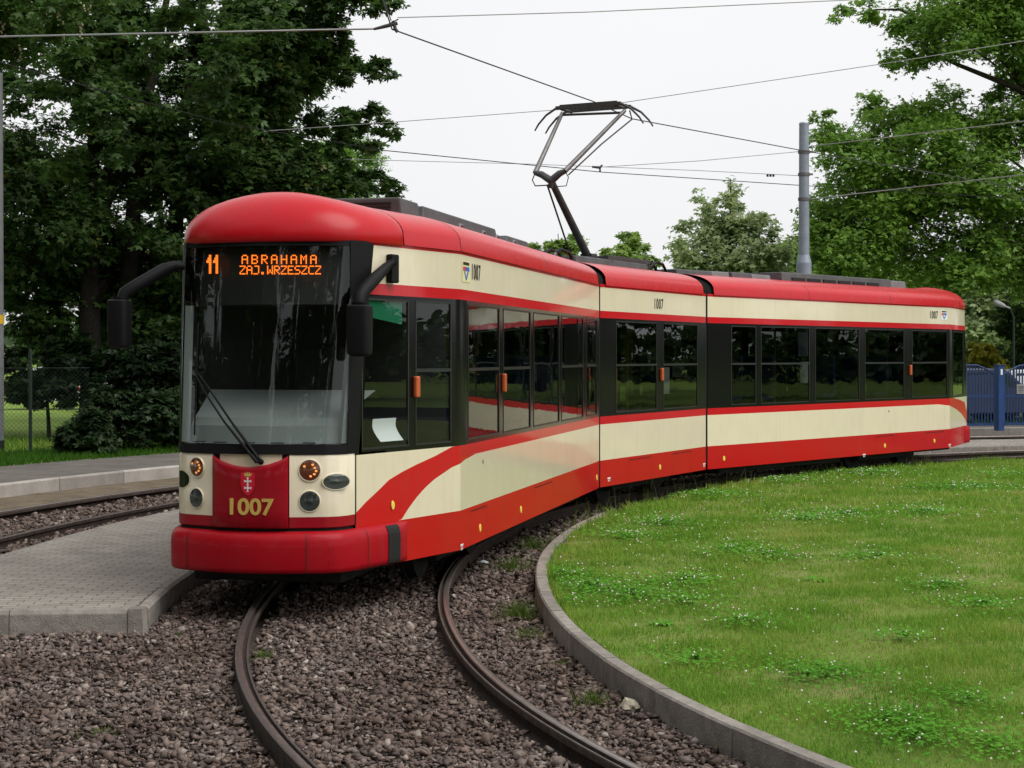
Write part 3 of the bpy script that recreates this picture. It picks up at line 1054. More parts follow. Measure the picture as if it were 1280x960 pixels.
def led_text(word, x0, x1, y0, y1, rows=7, fill=.86):
    """dot matrix letters on the board, fitted between two columns and two rows of the sign"""
    n = len(word)
    cw = (x1 - x0) / n
    for i, ch in enumerate(word):
        if ch == ' ': continue
        g = G[ch].split()
        for r_ in range(rows):
            rr = g[int(r_ * 7 / rows)]
            for c_ in range(5):
                if rr[c_] == '1':
                    fw = cw * fill / 5
                    fh = (y1 - y0) / rows
                    xa, ya = x0 + i * cw + c_ * fw, y0 + r_ * fh
                    q = [scr(xa + fw * a, ya + fh * b, .088) for a, b in ((.03, .94), (.97, .94), (.97, .06), (.03, .06))]
                    mb.face(q, 0, SA.u)


for args in (('ABRAHAMA', 302, 400, 318.5, 330, 7, .66), ('ZAJ.WRZESZCZ', 299.5, 402.5, 332, 343, 7), ('11', 258, 275, 318.5, 342, 14, .9)):
    mb = MB()
    led_text(*args)
    mb.build('lettering', [M['led']], disp, TO)

# ---- cab: dashboard, pillars, partition
mb = MB()
def dsh(v):
    return 8.0 + .62 * (1 - (abs(v) / .9) ** 4 * .3)
dv = [-.62 + 1.24 * i / 12 for i in range(13)]
fr = lambda v: cu(v) - .14
rows = [[SA.W(fr(v), v, 1.27) for v in dv], [SA.W(fr(v) - .04, v, 1.40) for v in dv], [SA.W(fr(v) - .05, v, 1.405) for v in dv],
        [SA.W(fr(v) - .09, v, 1.46) for v in dv], [SA.W(fr(v) - .14, v, 1.475) for v in dv], [SA.W(8.02, v * 1.15, 1.665) for v in dv], [SA.W(7.95, v * 1.15, 1.60) for v in dv]]
mb.grid(rows, 0)
for v in (-.5, -.3, -.05, .18, .42):   # air slots
    mb.box(SA.W(fr(v) + .02, v, 1.272), .05, .012, .004, (SA.v, SA.u, (0, 0, 1)), 1)
mb.face([SA.W(fr(v) + .10, v, 1.268) for v in dv] + [SA.W(fr(v) - .02, v, 1.268) for v in dv[::-1]], 0, (0, 0, 1))
mb.build('dashboard', [M['dash'], M['print']], tram, TO, smooth=35)
mb = MB()
for sg in (1, -1):
    a, b, c = (8.70, .655), (8.775, .585), (8.66, .60)
    pts = [(8.69, .692), (8.755, .655), (8.70, .61), (8.645, .655)]
    rows = []
    for z in (1.268, 2.345):
        rows.append([nose_pt(SA, (u - .012, sg * v), z) for u, v in pts])
    mb.grid(rows, 0, closed=True)
mb.build('cab_pillar', [M['dash']], tram, TO)
mb = MB()
mb.face([SA.W(7.25, -1.1, .86), SA.W(7.25, 1.1, .86), SA.W(7.25, 1.1, 2.74), SA.W(7.25, -1.1, 2.74)], 0)
mb.build('cab_partition', [M['floor_in']], tram, TO)
# driver's seat
mb = MB()
mb.box(SA.W(7.72, .05, 1.30), .24, .24, .06, (SA.v, SA.u, (0, 0, 1)))
mb.box(SA.W(7.47, .05, 1.66), .22, .05, .36, (SA.v, SA.u, (0, 0, 1)))
mb.build('driver_seat', [M['floor_in']], tram, TO, bevel=.03)
# green sun blind in the driver's side window
ua, ub = SA.find_u(456), SA.find_u(505)
mb = MB()
def tp(u, z, o): return SA.W(u, SA.vs(u), z) + SA.nrm(u) * o
mb.face([tp(ua, 2.40, -.02), tp(ub, 2.40, -.02), tp(ub, 2.20, -.02), tp(ua, 2.26, -.02)], 0)
mb.build('sun_blind', [M['green']], tram, TO)

# ---- passenger seats and yellow rails
mb = MB()
seats = []
def seat(s, u, v, sg):
    b = MB()
    ax = (s.v, s.u, (0, 0, 1))
    b.box(s.W(u, v, 1.28), .21, .21, .035, ax)
    b.box(s.W(u - .2 * sg, v, 1.62), .2, .03, .32, ax)
    b.box(s.W(u, v, 1.06), .05, .15, .19, ax)
    b.build('passenger_seat', [M['seat']], tram, TO, bevel=.02)
for u in (1.2, 2.1, 3.0, 3.9, 4.8, 5.7):
    for v in (-.75, .75): seat(SA, u, v, 1)
for u in (1.1, 2.0, 3.9, 4.8, 5.7, 6.6):
    for v in (-.75, .75): seat(SCC, u, v, -1)
for s, lst in ((SB, ((1.1, -.3), (2.0, -.55), (2.9, .3))), (SA, ((1.6, -.4), (3.4, .4), (5.2, -.4))), (SCC, ((1.5, .4), (4.4, -.4), (6.2, .4)))):
    for u, v in lst:
        b = MB()
        b.tube([s.W(u, v, .86), s.W(u, v, 2.74)], .02, 8)
        b.build('grab_pole', [M['yellow']], tram, TO, smooth=60)
for s, u0, u1, z0, z1, v in ((SB, .62, .86, 1.35, 1.80, .9), (SB, 1.25, 1.42, 1.3, 1.78, .8), (SB, 2.75, 3.05, 1.4, 1.78, .9), (SCC, .8, .98, 1.3, 1.8, .95), (SCC, 3.0, 3.25, 1.5, 1.85, .95), (SA, 3.1, 3.5, 1.4, 1.8, .6)):
    b = MB()
    b.face([s.W(u0, v, z0), s.W(u1, v, z0), s.W(u1, v, z1), s.W(u0, v, z1)], 0)
    b.build('notice_card', [M['yellow'] if s is SB and u0 < 2 else M['paper']], tram, TO)

# ---- side markers, fleet numbers, plates, reflectors
def side_pt(s, x, y, off):
    u, z = s.find_uz(x, y)
    return s.W(u, s.vs(u), z) + s.nrm(u) * off, s.nrm(u), (s.u if s is not SA else -s.u)


def marker(s, x, y, parent):
    p, n_, r_ = side_pt(s, x, y, .02)
    if s is SA and x < 581: r_ = (s.W(7.0, s.vs(7.0), 0) - s.W(8.4, s.vs(8.4), 0)).normalized(); r_.z = 0
    b = MB()
    b.box(p, .032, .02, .088, (r_, n_, (0, 0, 1)))
    b.build('side_marker', [M['amber_p']], parent, TO, bevel=.012)


marker(SA, 518.5, 483.5, secA); marker(SA, 628, 478.5, secA); marker(SB, 826, 468, secB); marker(SCC, 1137, 462.5, secC)
UPV = Vector((0, 0, 1))
for s, x, y, par, h in ((SA, 594.5, 341.5, secA, .20), (SB, 823, 380.5, secB, .20), (SCC, 1167, 394, secC, .19)):
    p, n_, r_ = side_pt(s, x, y, .004)
    text_mesh('fleet_number', '1007', h, M['print'], par, TO, p, r_, UPV, n_, sx=.76, bold=.0015, extrude=.0006, spacing=.16)


def plate(s, x, y, w, h, m_, par, yellow):
    p, n_, r_ = side_pt(s, x, y, .0035)
    b = MB()
    def q(pts, o, mi): b.face([p + r_ * a * w + UPV * c * h + n_ * o for a, c in pts], mi, n_)
    q([(-.5, -.5), (.5, -.5), (.5, .5), (-.5, .5)], 0, 0)
    q([(-.38, .30), (.38, .30), (.38, .44), (-.38, .44)], .0015, 3)
    q([(-.40, .02), (-.12, .02), (-.12, .22), (-.40, .22)], .0015, 1)
    q([(-.10, .02), (.40, .02), (.40, .22), (-.10, .22)], .0015, 2)
    q([(-.28, 0), (-.14, 0), (.04, -.36), (-.04, -.42)], .0015, 2)
    q([(.28, 0), (.14, 0), (-.03, -.34), (.0421, -.42)], .0018, 2)
    b.build('emblem_plate', [m_, M['red_p'], M['blue_p'], M['print']], par, TO)


plate(SA, 582.3, 339.5, .28, .185, M['paleplate'], secA, True)
plate(SCC, 1180, 394, .25, .17, M['white_p'], secC, False)
for s, par, lst in ((SA, secA, ((490.5, 631.5), (600, 660), (651, 637), (749 - 3, 597))), (SB, secB, ((825, 584),)), (SCC, secC, ((905, 573), (1106, 557), (1168, 551)))):
    for x, y in lst:
        p, n_, r_ = side_pt(s, x, y, .006)
        b = MB()
        b.disc(p, n_, UPV, .027, .035, 14)
        b.grid([[p + r_ * k1 * math.cos(2 * PI * k / 14) + UPV * k2 * math.sin(2 * PI * k / 14) + n_ * o for k in range(14)] for k1, k2, o in ((.03, .038, -.006), (.027, .035, 0))], 0, closed=True)
        b.build('reflector', [M['yellow_p']], par, TO)
for s, par, lst in ((SA, secA, ((577, 684),)), (SB, secB, ((761, 599.5), (880, 581.5))), (SCC, secC, ((1080, 569.5), (1187, 557)))):
    for x, y in lst:                       # white jacking marks
        p, n_, r_ = side_pt(s, x, y, .003)
        b = MB()
        for a, c, w, h in ((0, .02, .05, .009), (-.022, -.01, .010, .014), (.022, -.01, .010, .014)):
            b.face([p + r_ * (a - w) + UPV * (c - h), p + r_ * (a + w) + UPV * (c - h), p + r_ * (a + w) + UPV * (c + h), p + r_ * (a - w) + UPV * (c + h)], 0, n_)
        b.build('jacking_mark', [M['white_p']], par, TO)
for s, par, prs in ((SA, secA, ((588, 608, 640), (668, 690, 618))), (SB, secB, ((786, 814, 575), (840, 864, 567.5))), (SCC, secC, ((1095, 1118, 545), (1156, 1180, 540)))):
    for xa, xb, y in prs:                  # skirt hatches: lid outline and lifting bar
        ua, ub = sorted((s.find_u(xa), s.find_u(xb)))
        b = MB()
        n_ = s.nrm(ua); al = s.u
        def hp(u, z, o=.003): return s.W(u, s.vs(u), z) + n_ * o
        z1_, z0_ = .575, Z0
        b.face([hp(ua, z1_), hp(ub, z1_), hp(ub, z1_ - .009), hp(ua, z1_ - .009)], 0, n_)
        for uu_ in (ua, ub):
            b.face([hp(uu_ - .0015, z1_ - .012), hp(uu_ + .0015, z1_ - .012), hp(uu_ + .0015, z0_), hp(uu_ - .0015, z0_)], 0, n_)
        b.build('skirt_hatch', [M['dark']], par, TO)

# dark lock on the cream flank, seams
mb = MB()
for s, x, y in ((SA, 603.5, 577), (SCC, 1111, 514)):
    p, n_, r_ = side_pt(s, x, y, .004)
    mb.disc(p, n_, UPV, .014, .02, 10)
mb.build('flank_lock', [M['print']], tram, TO)
# vertical seam between cab flank and front panel
mb = MB()
p0, p1 = SA.W(8.583, .727, .63), SA.W(8.583, .727, 1.185)
mb.tube([p0, p1], .006, 6)
mb.build('panel_joint', [M['print']], front_panel, TO)

# ---- mirrors
def mirror(pts_arm, body_c, w, dpt, h, bracket=None):
    b = MB()
    b.tube(pts_arm[:-1] + [pts_arm[-1]], [.030, .040, .052, .052, .050, .046][:len(pts_arm)], 14)
    arm_o = None
    body = MB()
    N = 20
    prof = [(0.5, .0), (.86, .012), (1.0, .04), (1.03, .10), (1.0, .85), (.95, .95), (.75, .99), (0.3, 1.0)]
    rows = []
    for k_, t in prof:
        rows.append([Vector(body_c) + SA.v * (w / 2 * k_ * (abs(math.cos(2 * PI * k / N)) ** .55) * math.copysign(1, math.cos(2 * PI * k / N)))
                     + SA.u * (dpt / 2 * k_ * (abs(math.sin(2 * PI * k / N)) ** .55) * math.copysign(1, math.sin(2 * PI * k / N)))
                     + UPV * (h * (.5 - t)) for k in range(N)])
    body.grid(rows, 0, closed=True)
    body.face(rows[0], 0, UPV)
    body.face(rows[-1], 0, -UPV)
    o = body.build('rear_mirror', [M['black']], tram, TO, smooth=40)
    b.build('mirror_arm', [M['black']], o, TO, smooth=60)
    c = MB()                                # collar where the arm enters
    cc = Vector(body_c) + UPV * (h * .5 + .012)
    c.tube([cc - UPV * .008, cc + UPV * .008], w * .36, 16)
    c.build('mirror_collar', [M['black']], o, TO, smooth=50)
    if bracket:
        k = MB()
        k.box(bracket[0], .055, .03, .115, (bracket[1], bracket[2], UPV))
        k.build('mirror_bracket', [M['black']], o, TO, bevel=.012)


# outer mirror on its long arm (towards the platform)
d0 = 13.15
mirror([at(231, 333, 13.35), at(219, 332, 13.33), at(205, 337, 13.3), at(172, 356, 13.2), at(156, 366, 13.16), at(152, 376, 13.15)], at(149.5, 404.5, 13.15), .165, .16, .385)
# short mirror over the driver's window
bu, bz = SA.find_uz(487, 336)
bp_ = SA.W(bu, SA.vs(bu), bz) + SA.nrm(bu) * .03
bt = (SA.W(7.5, SA.vs(7.5), 0) - SA.W(8.3, SA.vs(8.3), 0)).normalized()
mirror([at(493, 327, bp_.y - .07), at(483, 334, bp_.y - .10), at(466, 351, 13.05), at(455, 363, 12.96), at(450, 371, 12.9), at(449.5, 381, 12.88)], at(449.5, 413, 12.88), .185, .17, .40, (bp_, bt, SA.nrm(bu)))

# ---- wiper
mb = MB()
def ws(x, y, o=.03):
    """point just outside the windshield"""
    u, v, right, n = nose_find(x)
    p = nose_pt(SA, (u, v), 1.6)
    z = EYE + (HY - y) * 12.9 / F
    p = nose_pt(SA, (u, v), z) + n * o
    return p
mb.tube([ws(328, 577, .03), ws(290, 527, .04), ws(262, 486, .04), ws(247, 466, .035)], [.016, .010, .008, .006], 8)
mb.tube([ws(323, 577, .045), ws(283, 527, .05), ws(256, 487, .05), ws(244, 464, .04)], [.014, .009, .007, .005], 8)
mb.tube([ws(243.5, 402, .012), ws(243.5, 470, .012), ws(243.5, 545, .012)], .007, 6)
mb.tube([ws(327, 577, .0), ws(325, 574, .05)], .022, 10)
mb.build('wiper', [M['black']], tram, TO, smooth=60)

# ---- underframe
for s, u in ((SA, 6.0), (SB, 1.91), (SCC, 5.9)):
    b = MB()
    for du in (-.9, .9):
        for sg in (1, -1):
            b.tube([s.W(u + du, sg * .72, .30), s.W(u + du, sg * .80, .30)], .29, 20)
    wheel_parent = MB()
    wheel_parent.box(s.W(u, 0, .26), 1.3, .62, .10, (s.u, s.v, UPV))
    wheel_parent.box(s.W(u, .9, .24), 1.0, .05, .08, (s.u, s.v, UPV))
    wheel_parent.box(s.W(u, -.9, .24), 1.0, .05, .08, (s.u, s.v, UPV))
    bo = wheel_parent.build('bogie', [M['dark']], tram, TO, bevel=.02)
    for du in (-.9, .9):
        for sg in (1, -1):
            w_ = MB()
            w_.tube([s.W(u + du, sg * .69, .30), s.W(u + du, sg * .78, .30)], .295, 24)
            w_.tube([s.W(u + du, sg * .66, .30), s.W(u + du, sg * .69, .30)], .325, 24)
            w_.build('wheel', [M['dark']], bo, TO, smooth=40)
for s, u0, u1, hw in ((SA, .6, 4.2, 1.0), (SA, 7.35, 8.6, .62), (SCC, .6, 4.2, 1.0), (SCC, 7.3, 9.0, .6)):  # unseen cases, made wide and low to deepen the shade beneath the tram
    b = MB()
    b.box(s.W((u0 + u1) / 2, 0, .26), (u1 - u0) / 2, hw, .09, (s.u, s.v, UPV))
    b.build('underfloor_shade_case', [M['dark']], tram, TO, bevel=.02)

# ---- roof equipment
def case(s, u0, u1, v0, v1, z0, z1, m_, slant=0.0, vents=0, name='roof_case'):
    b = MB()
    A_ = [s.W(u0, v0, z0), s.W(u1, v0, z0), s.W(u1, v1, z0), s.W(u0, v1, z0)]
    T_ = [s.W(u0 + slant, v0 + .03, z1), s.W(u1 - slant, v0 + .03, z1), s.W(u1 - slant, v1 - .03, z1), s.W(u0 + slant, v1 - .03, z1)]
    k = len(b.v); b.v += A_ + T_
    b.f += [(0, 1, 5, 4), (1, 2, 6, 5), (2, 3, 7, 6), (3, 0, 4, 7), (4, 5, 6, 7)]; b.m += [0] * 5
    bm_name = name
    o = b.build(bm_name, [m_], tram, TO, bevel=.015)
    if vents:
        g = MB()
        for i in range(vents):
            z = z0 + (z1 - z0) * (i + 1) / (vents + 1.5)
            g.box(s.W(max(u0, u1) + .003, (v0 + v1) / 2, z), (v1 - v0) * .42, .006, .008, (s.v, s.u, UPV))
        g.build('vent_grille', [M['print']], o, TO)
    return o


case(SA, 6.2, 6.78, -.85, .58, 3.10, 3.35, M['grey_roof'], vents=6)
case(SA, 3.0, 6.12, -.7, .58, 3.08, 3.34, M['grey_roof'], slant=.12)
case(SA, 1.15, 2.65, -.6, .56, 3.08, 3.315, M['grey_roof'], slant=.22)
for u in (5.6, 4.7, 4.1, 3.3, 1.0):        # roof eyes and clamps
    b = MB()
    c = SA.W(u, .80, 3.13)
    b.tube([c - SA.u * .05, c - SA.u * .04 + UPV * .06, c + SA.u * .04 + UPV * .06, c + SA.u * .05], .015, 6)
    b.build('lifting_eye', [M['grey_pale']], tram, TO, smooth=60)
case(SB, .5, 3.0, -.8, .62, 3.10, 3.27, M['grey_roof'], slant=.05)
case(SCC, .05, 1.0, -.7, .62, 3.10, 3.25, M['grey_roof'])
case(SCC, 1.02, 1.5, -.7, .6, 3.10, 3.255, M['grey_pale'])
case(SCC, 1.55, 2.1, -.7, .62, 3.10, 3.26, M['grey_roof'])
case(SCC, 2.15, 2.7, -.7, .60, 3.10, 3.25, M['grey_pale'])
c1 = case(SCC, 2.9, 6.6, -.7, .68, 3.10, 3.31, M['grey_roof'], slant=.02)
b = MB()
for u in (3.4, 3.9, 4.4, 4.9, 5.4, 5.9):   # louvre openings along the housing
    b.box(SCC.W(u, .672, 3.20), .2, .012, .028, (SCC.u, SCC.v, UPV))
b.build('louvre', [M['print']], c1, TO)
case(SCC, 6.62, 7.25, -.6, .62, 3.10, 3.30, M['grey_pale'])
for s, u in ((SB, .25), (SB, 3.5)):        # cable loops at the joints
    for v in (.2, .4, .55):
        b = MB()
        b.tube([s.W(u - .5, v, 3.18), s.W(u - .2, v + .05, 3.32), s.W(u + .15, v, 3.30), s.W(u + .45, v - .05, 3.18)], .022, 8)
        b.build('roof_cable', [M['rubber']], tram, TO, smooth=60)

# ---- pantograph
pan_b = MB()
TB = lambda t, v, z: SB.W(t, v, z)
for v in (-.55, .55):
    pan_b.box(TB(2.35, v, 3.30), .75, .03, .03, (SB.u, SB.v, UPV))
for t in (1.7, 2.35, 2.95):
    pan_b.box(TB(t, 0, 3.30), .03, .52, .025, (SB.u, SB.v, UPV))
for t in (1.7, 2.95):
    for v in (-.55, .55):
        pan_b.tube([TB(t, v, 3.20), TB(t, v, 3.29)], .05, 10)
panto = pan_b.build('pantograph', [M['arm']], tram, TO, bevel=.006)
piv = at(736, 325, 24.15); piv.z = 3.34
knee = at(689, 226, 22.95)
headL, headR = at(703, 141, 23.95), at(781, 138, 23.5)
kr = SB.v
kL, kR = at(669, 216, 23.15), at(706, 214, 22.9)
b = MB()
b.tube([piv, piv.lerp(knee, .5), knee], [.060, .053, .046], 12)
b.box(piv, .10, .09, .07, (SB.u, SB.v, UPV))
b.build('lower_arm', [M['arm']], panto, TO, smooth=50)
b = MB()
b.tube([at(713, 318, 23.9), at(684, 231, 23.0)], .014, 6)
b.build('control_rod', [M['arm']], panto, TO)
b = MB()                                   # V shaped knee plate
for s_, p in ((0, kL), (1, kR)):
    b.tube([knee + Vector((0, 0, .0)), knee.lerp(p, .6) + UPV * .02, p], [.055, .048, .035], 8)
b.tube([knee + Vector((0, 0, -.10)), knee], [.03, .05], 8)
b.tube([kL, kL + Vector((-.04, 0, -.1)), kL + Vector((0, 0, -.18)), knee + Vector((-.04, 0, -.06))], .009, 6)
b.tube([kR, kR + Vector((.05, 0, -.08)), kR + Vector((0.02, 0, -.2)), knee + Vector((.06, 0, -.08))], .008, 6)
b.build('knee_joint', [M['arm']], panto, TO, smooth=50)
for a, c in ((kL, headL), (kR, headR)):
    b = MB()
    b.tube([a, c], [.036, .027], 10)
    b.build('upper_arm', [M['arm_pale']], panto, TO, smooth=60)
b = MB()
b.tube([kR + Vector((.05, 0, -.05)), at(752, 180, 23.1), at(790, 149, 23.4), at(787, 138, 23.4)], .011, 6)
b.tube([headL + UPV * -.03, headR + UPV * -.03], .018, 8)
b.build('head_linkage', [M['arm']], panto, TO, smooth=60)
hc = (headL + headR) / 2 + UPV * .06
HV = (headR - headL); HV.z = 0; HV.normalize()
HU = Vector((-HV.y, HV.x, 0))
for dd in (-.17, .17):
    b = MB()
    c = hc + HU * dd
    prof = [(-.84, -.30), (-.78, -.21), (-.66, -.09), (-.52, -.012), (-.46, 0)]
    b.tube([c + HV * x + UPV * z for x, z in prof], [.011, .014, .016, .018, .02], 8)
    b.tube([c + HV * -x + UPV * z for x, z in prof], [.011, .014, .016, .018, .02], 8)
    b.box(c, .50, .028, .024, (HV, HU, UPV))
    b.box(c + UPV * .032, .44, .018, .009, (HV, HU, UPV))
    b.build('collector_strip', [M['arm']], panto, TO, smooth=50)
b = MB()
for s_ in (-.42, .42):
    b.tube([hc + HV * s_ - HU * .17 - UPV * .02, hc + HV * s_ + HU * .17 - UPV * .02], .02, 8)
b.build('head_frame', [M['arm']], panto, TO, smooth=50)

# sheet of paper on the driver's ledge
ua, ub = SA.find_u(474), SA.find_u(503)
mb = MB()
rows = []
for t in range(9):
    q = t / 8
    z = 1.44 - .185 * q
    ins = -.06 - .02 * math.sin(q * PI) + .03 * q
    sh = .10 * max(0, q - .3) ** 1.2
    rows.append([tp(ua - sh, z, ins), tp(ub - sh, z, ins)])
mb.grid(rows, 0)
pap = mb.build('paper_sheet', [M['paper']], None, rows[8][0], smooth=60)
tag(pap, 'white curled paper sheet behind the driver side glass of the tram', 'paper')

# ================================================================== GROUND
def gravel_mat():
    m, n, l = mat('ballast_bed')
    b = n['Principled BSDF']; b.inputs['Roughness'].default_value = 0.95; b.inputs['Specular IOR Level'].default_value = 0.15
    tc = n.new('ShaderNodeTexCoord')
    v = n.new('ShaderNodeTexVoronoi'); v.inputs['Scale'].default_value = 22
    l.new(tc.outputs['Object'], v.inputs['Vector'])
    r = n.new('ShaderNodeValToRGB')
    e = r.color_ramp.elements
    e[0].color = (0.055, 0.043, 0.039, 1); e[1].color = (0.16, 0.128, 0.11, 1)
    x = r.color_ramp.elements.new(.5); x.color = (0.10, 0.078, 0.07, 1)
    sp = n.new('ShaderNodeSeparateColor'); l.new(v.outputs['Color'], sp.inputs[0]); l.new(sp.outputs[0], r.inputs[0])
    l.new(r.outputs[0], b.inputs['Base Color'])
    bp = n.new('ShaderNodeBump'); bp.inputs['Strength'].default_value = 1; bp.inputs['Distance'].default_value = 0.04; bp.invert = True
    l.new(v.outputs['Distance'], bp.inputs['Height']); l.new(bp.outputs['Normal'], b.inputs['Normal'])
    return m


def stone_mat():
    m, n, l = mat('crushed_stone')
    b = n['Principled BSDF']; b.inputs['Roughness'].default_value = 0.9; b.inputs['Specular IOR Level'].default_value = 0.25
    g = n.new('ShaderNodeNewGeometry')
    r = n.new('ShaderNodeValToRGB')
    e = r.color_ramp.elements
    e[0].position = 0; e[0].color = (0.076, 0.060, 0.056, 1)
    e[1].position = 1; e[1].color = (0.36, 0.33, 0.31, 1)
    for p, c in ((.3, (0.118, 0.092, 0.085)), (.55, (0.155, 0.122, 0.109)), (.72, (0.175, 0.152, 0.143)), (.86, (0.185, 0.140, 0.122)), (.95, (0.25, 0.215, 0.20))):
        x = e.new(p); x.color = (*c, 1)
    l.new(g.outputs['Random Per Island'], r.inputs[0])
    tc = n.new('ShaderNodeTexCoord')
    t = n.new('ShaderNodeTexNoise'); t.inputs['Scale'].default_value = 45; t.inputs['Detail'].default_value = 4
    l.new(tc.outputs['Object'], t.inputs['Vector'])
    mx = n.new('ShaderNodeMixRGB'); mx.blend_type = 'MULTIPLY'; mx.inputs[0].default_value = .6
    rr = n.new('ShaderNodeMapRange'); rr.inputs[1].default_value = .3; rr.inputs[2].default_value = .7; rr.inputs[3].default_value = .5; rr.inputs[4].default_value = 1.3
    l.new(t.outputs['Fac'], rr.inputs[0]); l.new(r.outputs[0], mx.inputs[1]); l.new(rr.outputs[0], mx.inputs[2])
    t3 = n.new('ShaderNodeTexNoise'); t3.inputs['Scale'].default_value = 1.1; t3.inputs['Detail'].default_value = 5      # soiled and cleaner stretches
    l.new(tc.outputs['Object'], t3.inputs['Vector'])
    r3 = n.new('ShaderNodeValToRGB'); r3.color_ramp.elements[0].position = .35; r3.color_ramp.elements[1].position = .65
    r3.color_ramp.elements[0].color = (.80, .71, .63, 1); r3.color_ramp.elements[1].color = (1.22, 1.17, 1.10, 1)
    l.new(t3.outputs['Fac'], r3.inputs[0])
    m3 = n.new('ShaderNodeMixRGB'); m3.blend_type = 'MULTIPLY'; m3.inputs[0].default_value = 1
    l.new(mx.outputs[0], m3.inputs[1]); l.new(r3.outputs[0], m3.inputs[2])
    l.new(m3.outputs[0], b.inputs['Base Color'])
    return m


def polar_uv_nodes(n, l):
    """(arc length, radius) round the loop centre from object coordinates"""
    tc = n.new('ShaderNodeTexCoord')
    sx = n.new('ShaderNodeSeparateXYZ'); l.new(tc.outputs['Object'], sx.inputs[0])
    a = n.new('ShaderNodeMath'); a.operation = 'SUBTRACT'; a.inputs[0].default_value = CX; l.new(sx.outputs[0], a.inputs[1])
    b = n.new('ShaderNodeMath'); b.operation = 'SUBTRACT'; b.inputs[1].default_value = CY; l.new(sx.outputs[1], b.inputs[0])
    an = n.new('ShaderNodeMath'); an.operation = 'ARCTAN2'; l.new(b.outputs[0], an.inputs[0]); l.new(a.outputs[0], an.inputs[1])
    le = n.new('ShaderNodeMath'); le.operation = 'MULTIPLY'; le.inputs[1].default_value = 24.0; l.new(an.outputs[0], le.inputs[0])
    cb = n.new('ShaderNodeCombineXYZ'); l.new(a.outputs[0], cb.inputs[0]); l.new(b.outputs[0], cb.inputs[1])
    vl = n.new('ShaderNodeVectorMath'); vl.operation = 'LENGTH'; l.new(cb.outputs[0], vl.inputs[0])
    o = n.new('ShaderNodeCombineXYZ'); l.new(le.outputs[0], o.inputs[0]); l.new(vl.outputs['Value'], o.inputs[1])
    return o, tc


def paver_mat():
    m, n, l = mat('concrete_pavers')
    b = n['Principled BSDF']; b.inputs['Roughness'].default_value = 0.9; b.inputs['Specular IOR Level'].default_value = 0.2
    uv, tc = polar_uv_nodes(n, l)
    rot = n.new('ShaderNodeMapping'); rot.inputs['Rotation'].default_value = (0, 0, R(90))
    l.new(uv.outputs[0], rot.inputs[0])
    br = n.new('ShaderNodeTexBrick')
    br.inputs['Scale'].default_value = 1.0; br.inputs['Brick Width'].default_value = 0.20; br.inputs['Row Height'].default_value = 0.10
    br.inputs['Mortar Size'].default_value = 0.0045; br.inputs['Mortar Smooth'].default_value = 0.3; br.inputs['Bias'].default_value = 0
    br.inputs['Color1'].default_value = (0.260, 0.240, 0.208, 1); br.inputs['Color2'].default_value = (0.315, 0.290, 0.250, 1)
    br.inputs['Mortar'].default_value = (0.06, 0.055, 0.048, 1)
    l.new(rot.outputs[0], br.inputs['Vector'])
    t = n.new('ShaderNodeTexNoise'); t.inputs['Scale'].default_value = 1.6; t.inputs['Detail'].default_value = 9; t.inputs['Roughness'].default_value = .75
    l.new(tc.outputs['Object'], t.inputs['Vector'])
    rr = n.new('ShaderNodeMapRange'); rr.inputs[1].default_value = .3; rr.inputs[2].default_value = .7; rr.inputs[3].default_value = .72; rr.inputs[4].default_value = 1.15
    l.new(t.outputs['Fac'], rr.inputs[0])
    mx = n.new('ShaderNodeMixRGB'); mx.blend_type = 'MULTIPLY'; mx.inputs[0].default_value = 1
    l.new(br.outputs['Color'], mx.inputs[1]); l.new(rr.outputs[0], mx.inputs[2])
    l.new(mx.outputs[0], b.inputs['Base Color'])
    bp = n.new('ShaderNodeBump'); bp.inputs['Strength'].default_value = .7; bp.inputs['Distance'].default_value = .006; bp.invert = True
    l.new(br.outputs['Fac'], bp.inputs['Height']); l.new(bp.outputs['Normal'], b.inputs['Normal'])
    return m


def soil_mat(name, c0, c1, c2, scale):
    m, n, l = mat(name)
    b = n['Principled BSDF']; b.inputs['Roughness'].default_value = 1; b.inputs['Specular IOR Level'].default_value = .1
    tc = n.new('ShaderNodeTexCoord')
    t = n.new('ShaderNodeTexNoise'); t.inputs['Scale'].default_value = scale; t.inputs['Detail'].default_value = 10; t.inputs['Roughness'].default_value = .7
    l.new(tc.outputs['Object'], t.inputs['Vector'])
    r = n.new('ShaderNodeValToRGB'); e = r.color_ramp.elements
    e[0].position = .32; e[0].color = (*c0, 1); e[1].position = .7; e[1].color = (*c2, 1)
    x = e.new(.5); x.color = (*c1, 1)
    l.new(t.outputs['Fac'], r.inputs[0]); l.new(r.outputs[0], b.inputs['Base Color'])
    bp = n.new('ShaderNodeBump'); bp.inputs['Strength'].default_value = .6; bp.inputs['Distance'].default_value = .03
    t2 = n.new('ShaderNodeTexNoise'); t2.inputs['Scale'].default_value = scale * 25; t2.inputs['Detail'].default_value = 4
    l.new(tc.outputs['Object'], t2.inputs['Vector']); l.new(t2.outputs['Fac'], bp.inputs['Height']); l.new(bp.outputs['Normal'], b.inputs['Normal'])
    return m


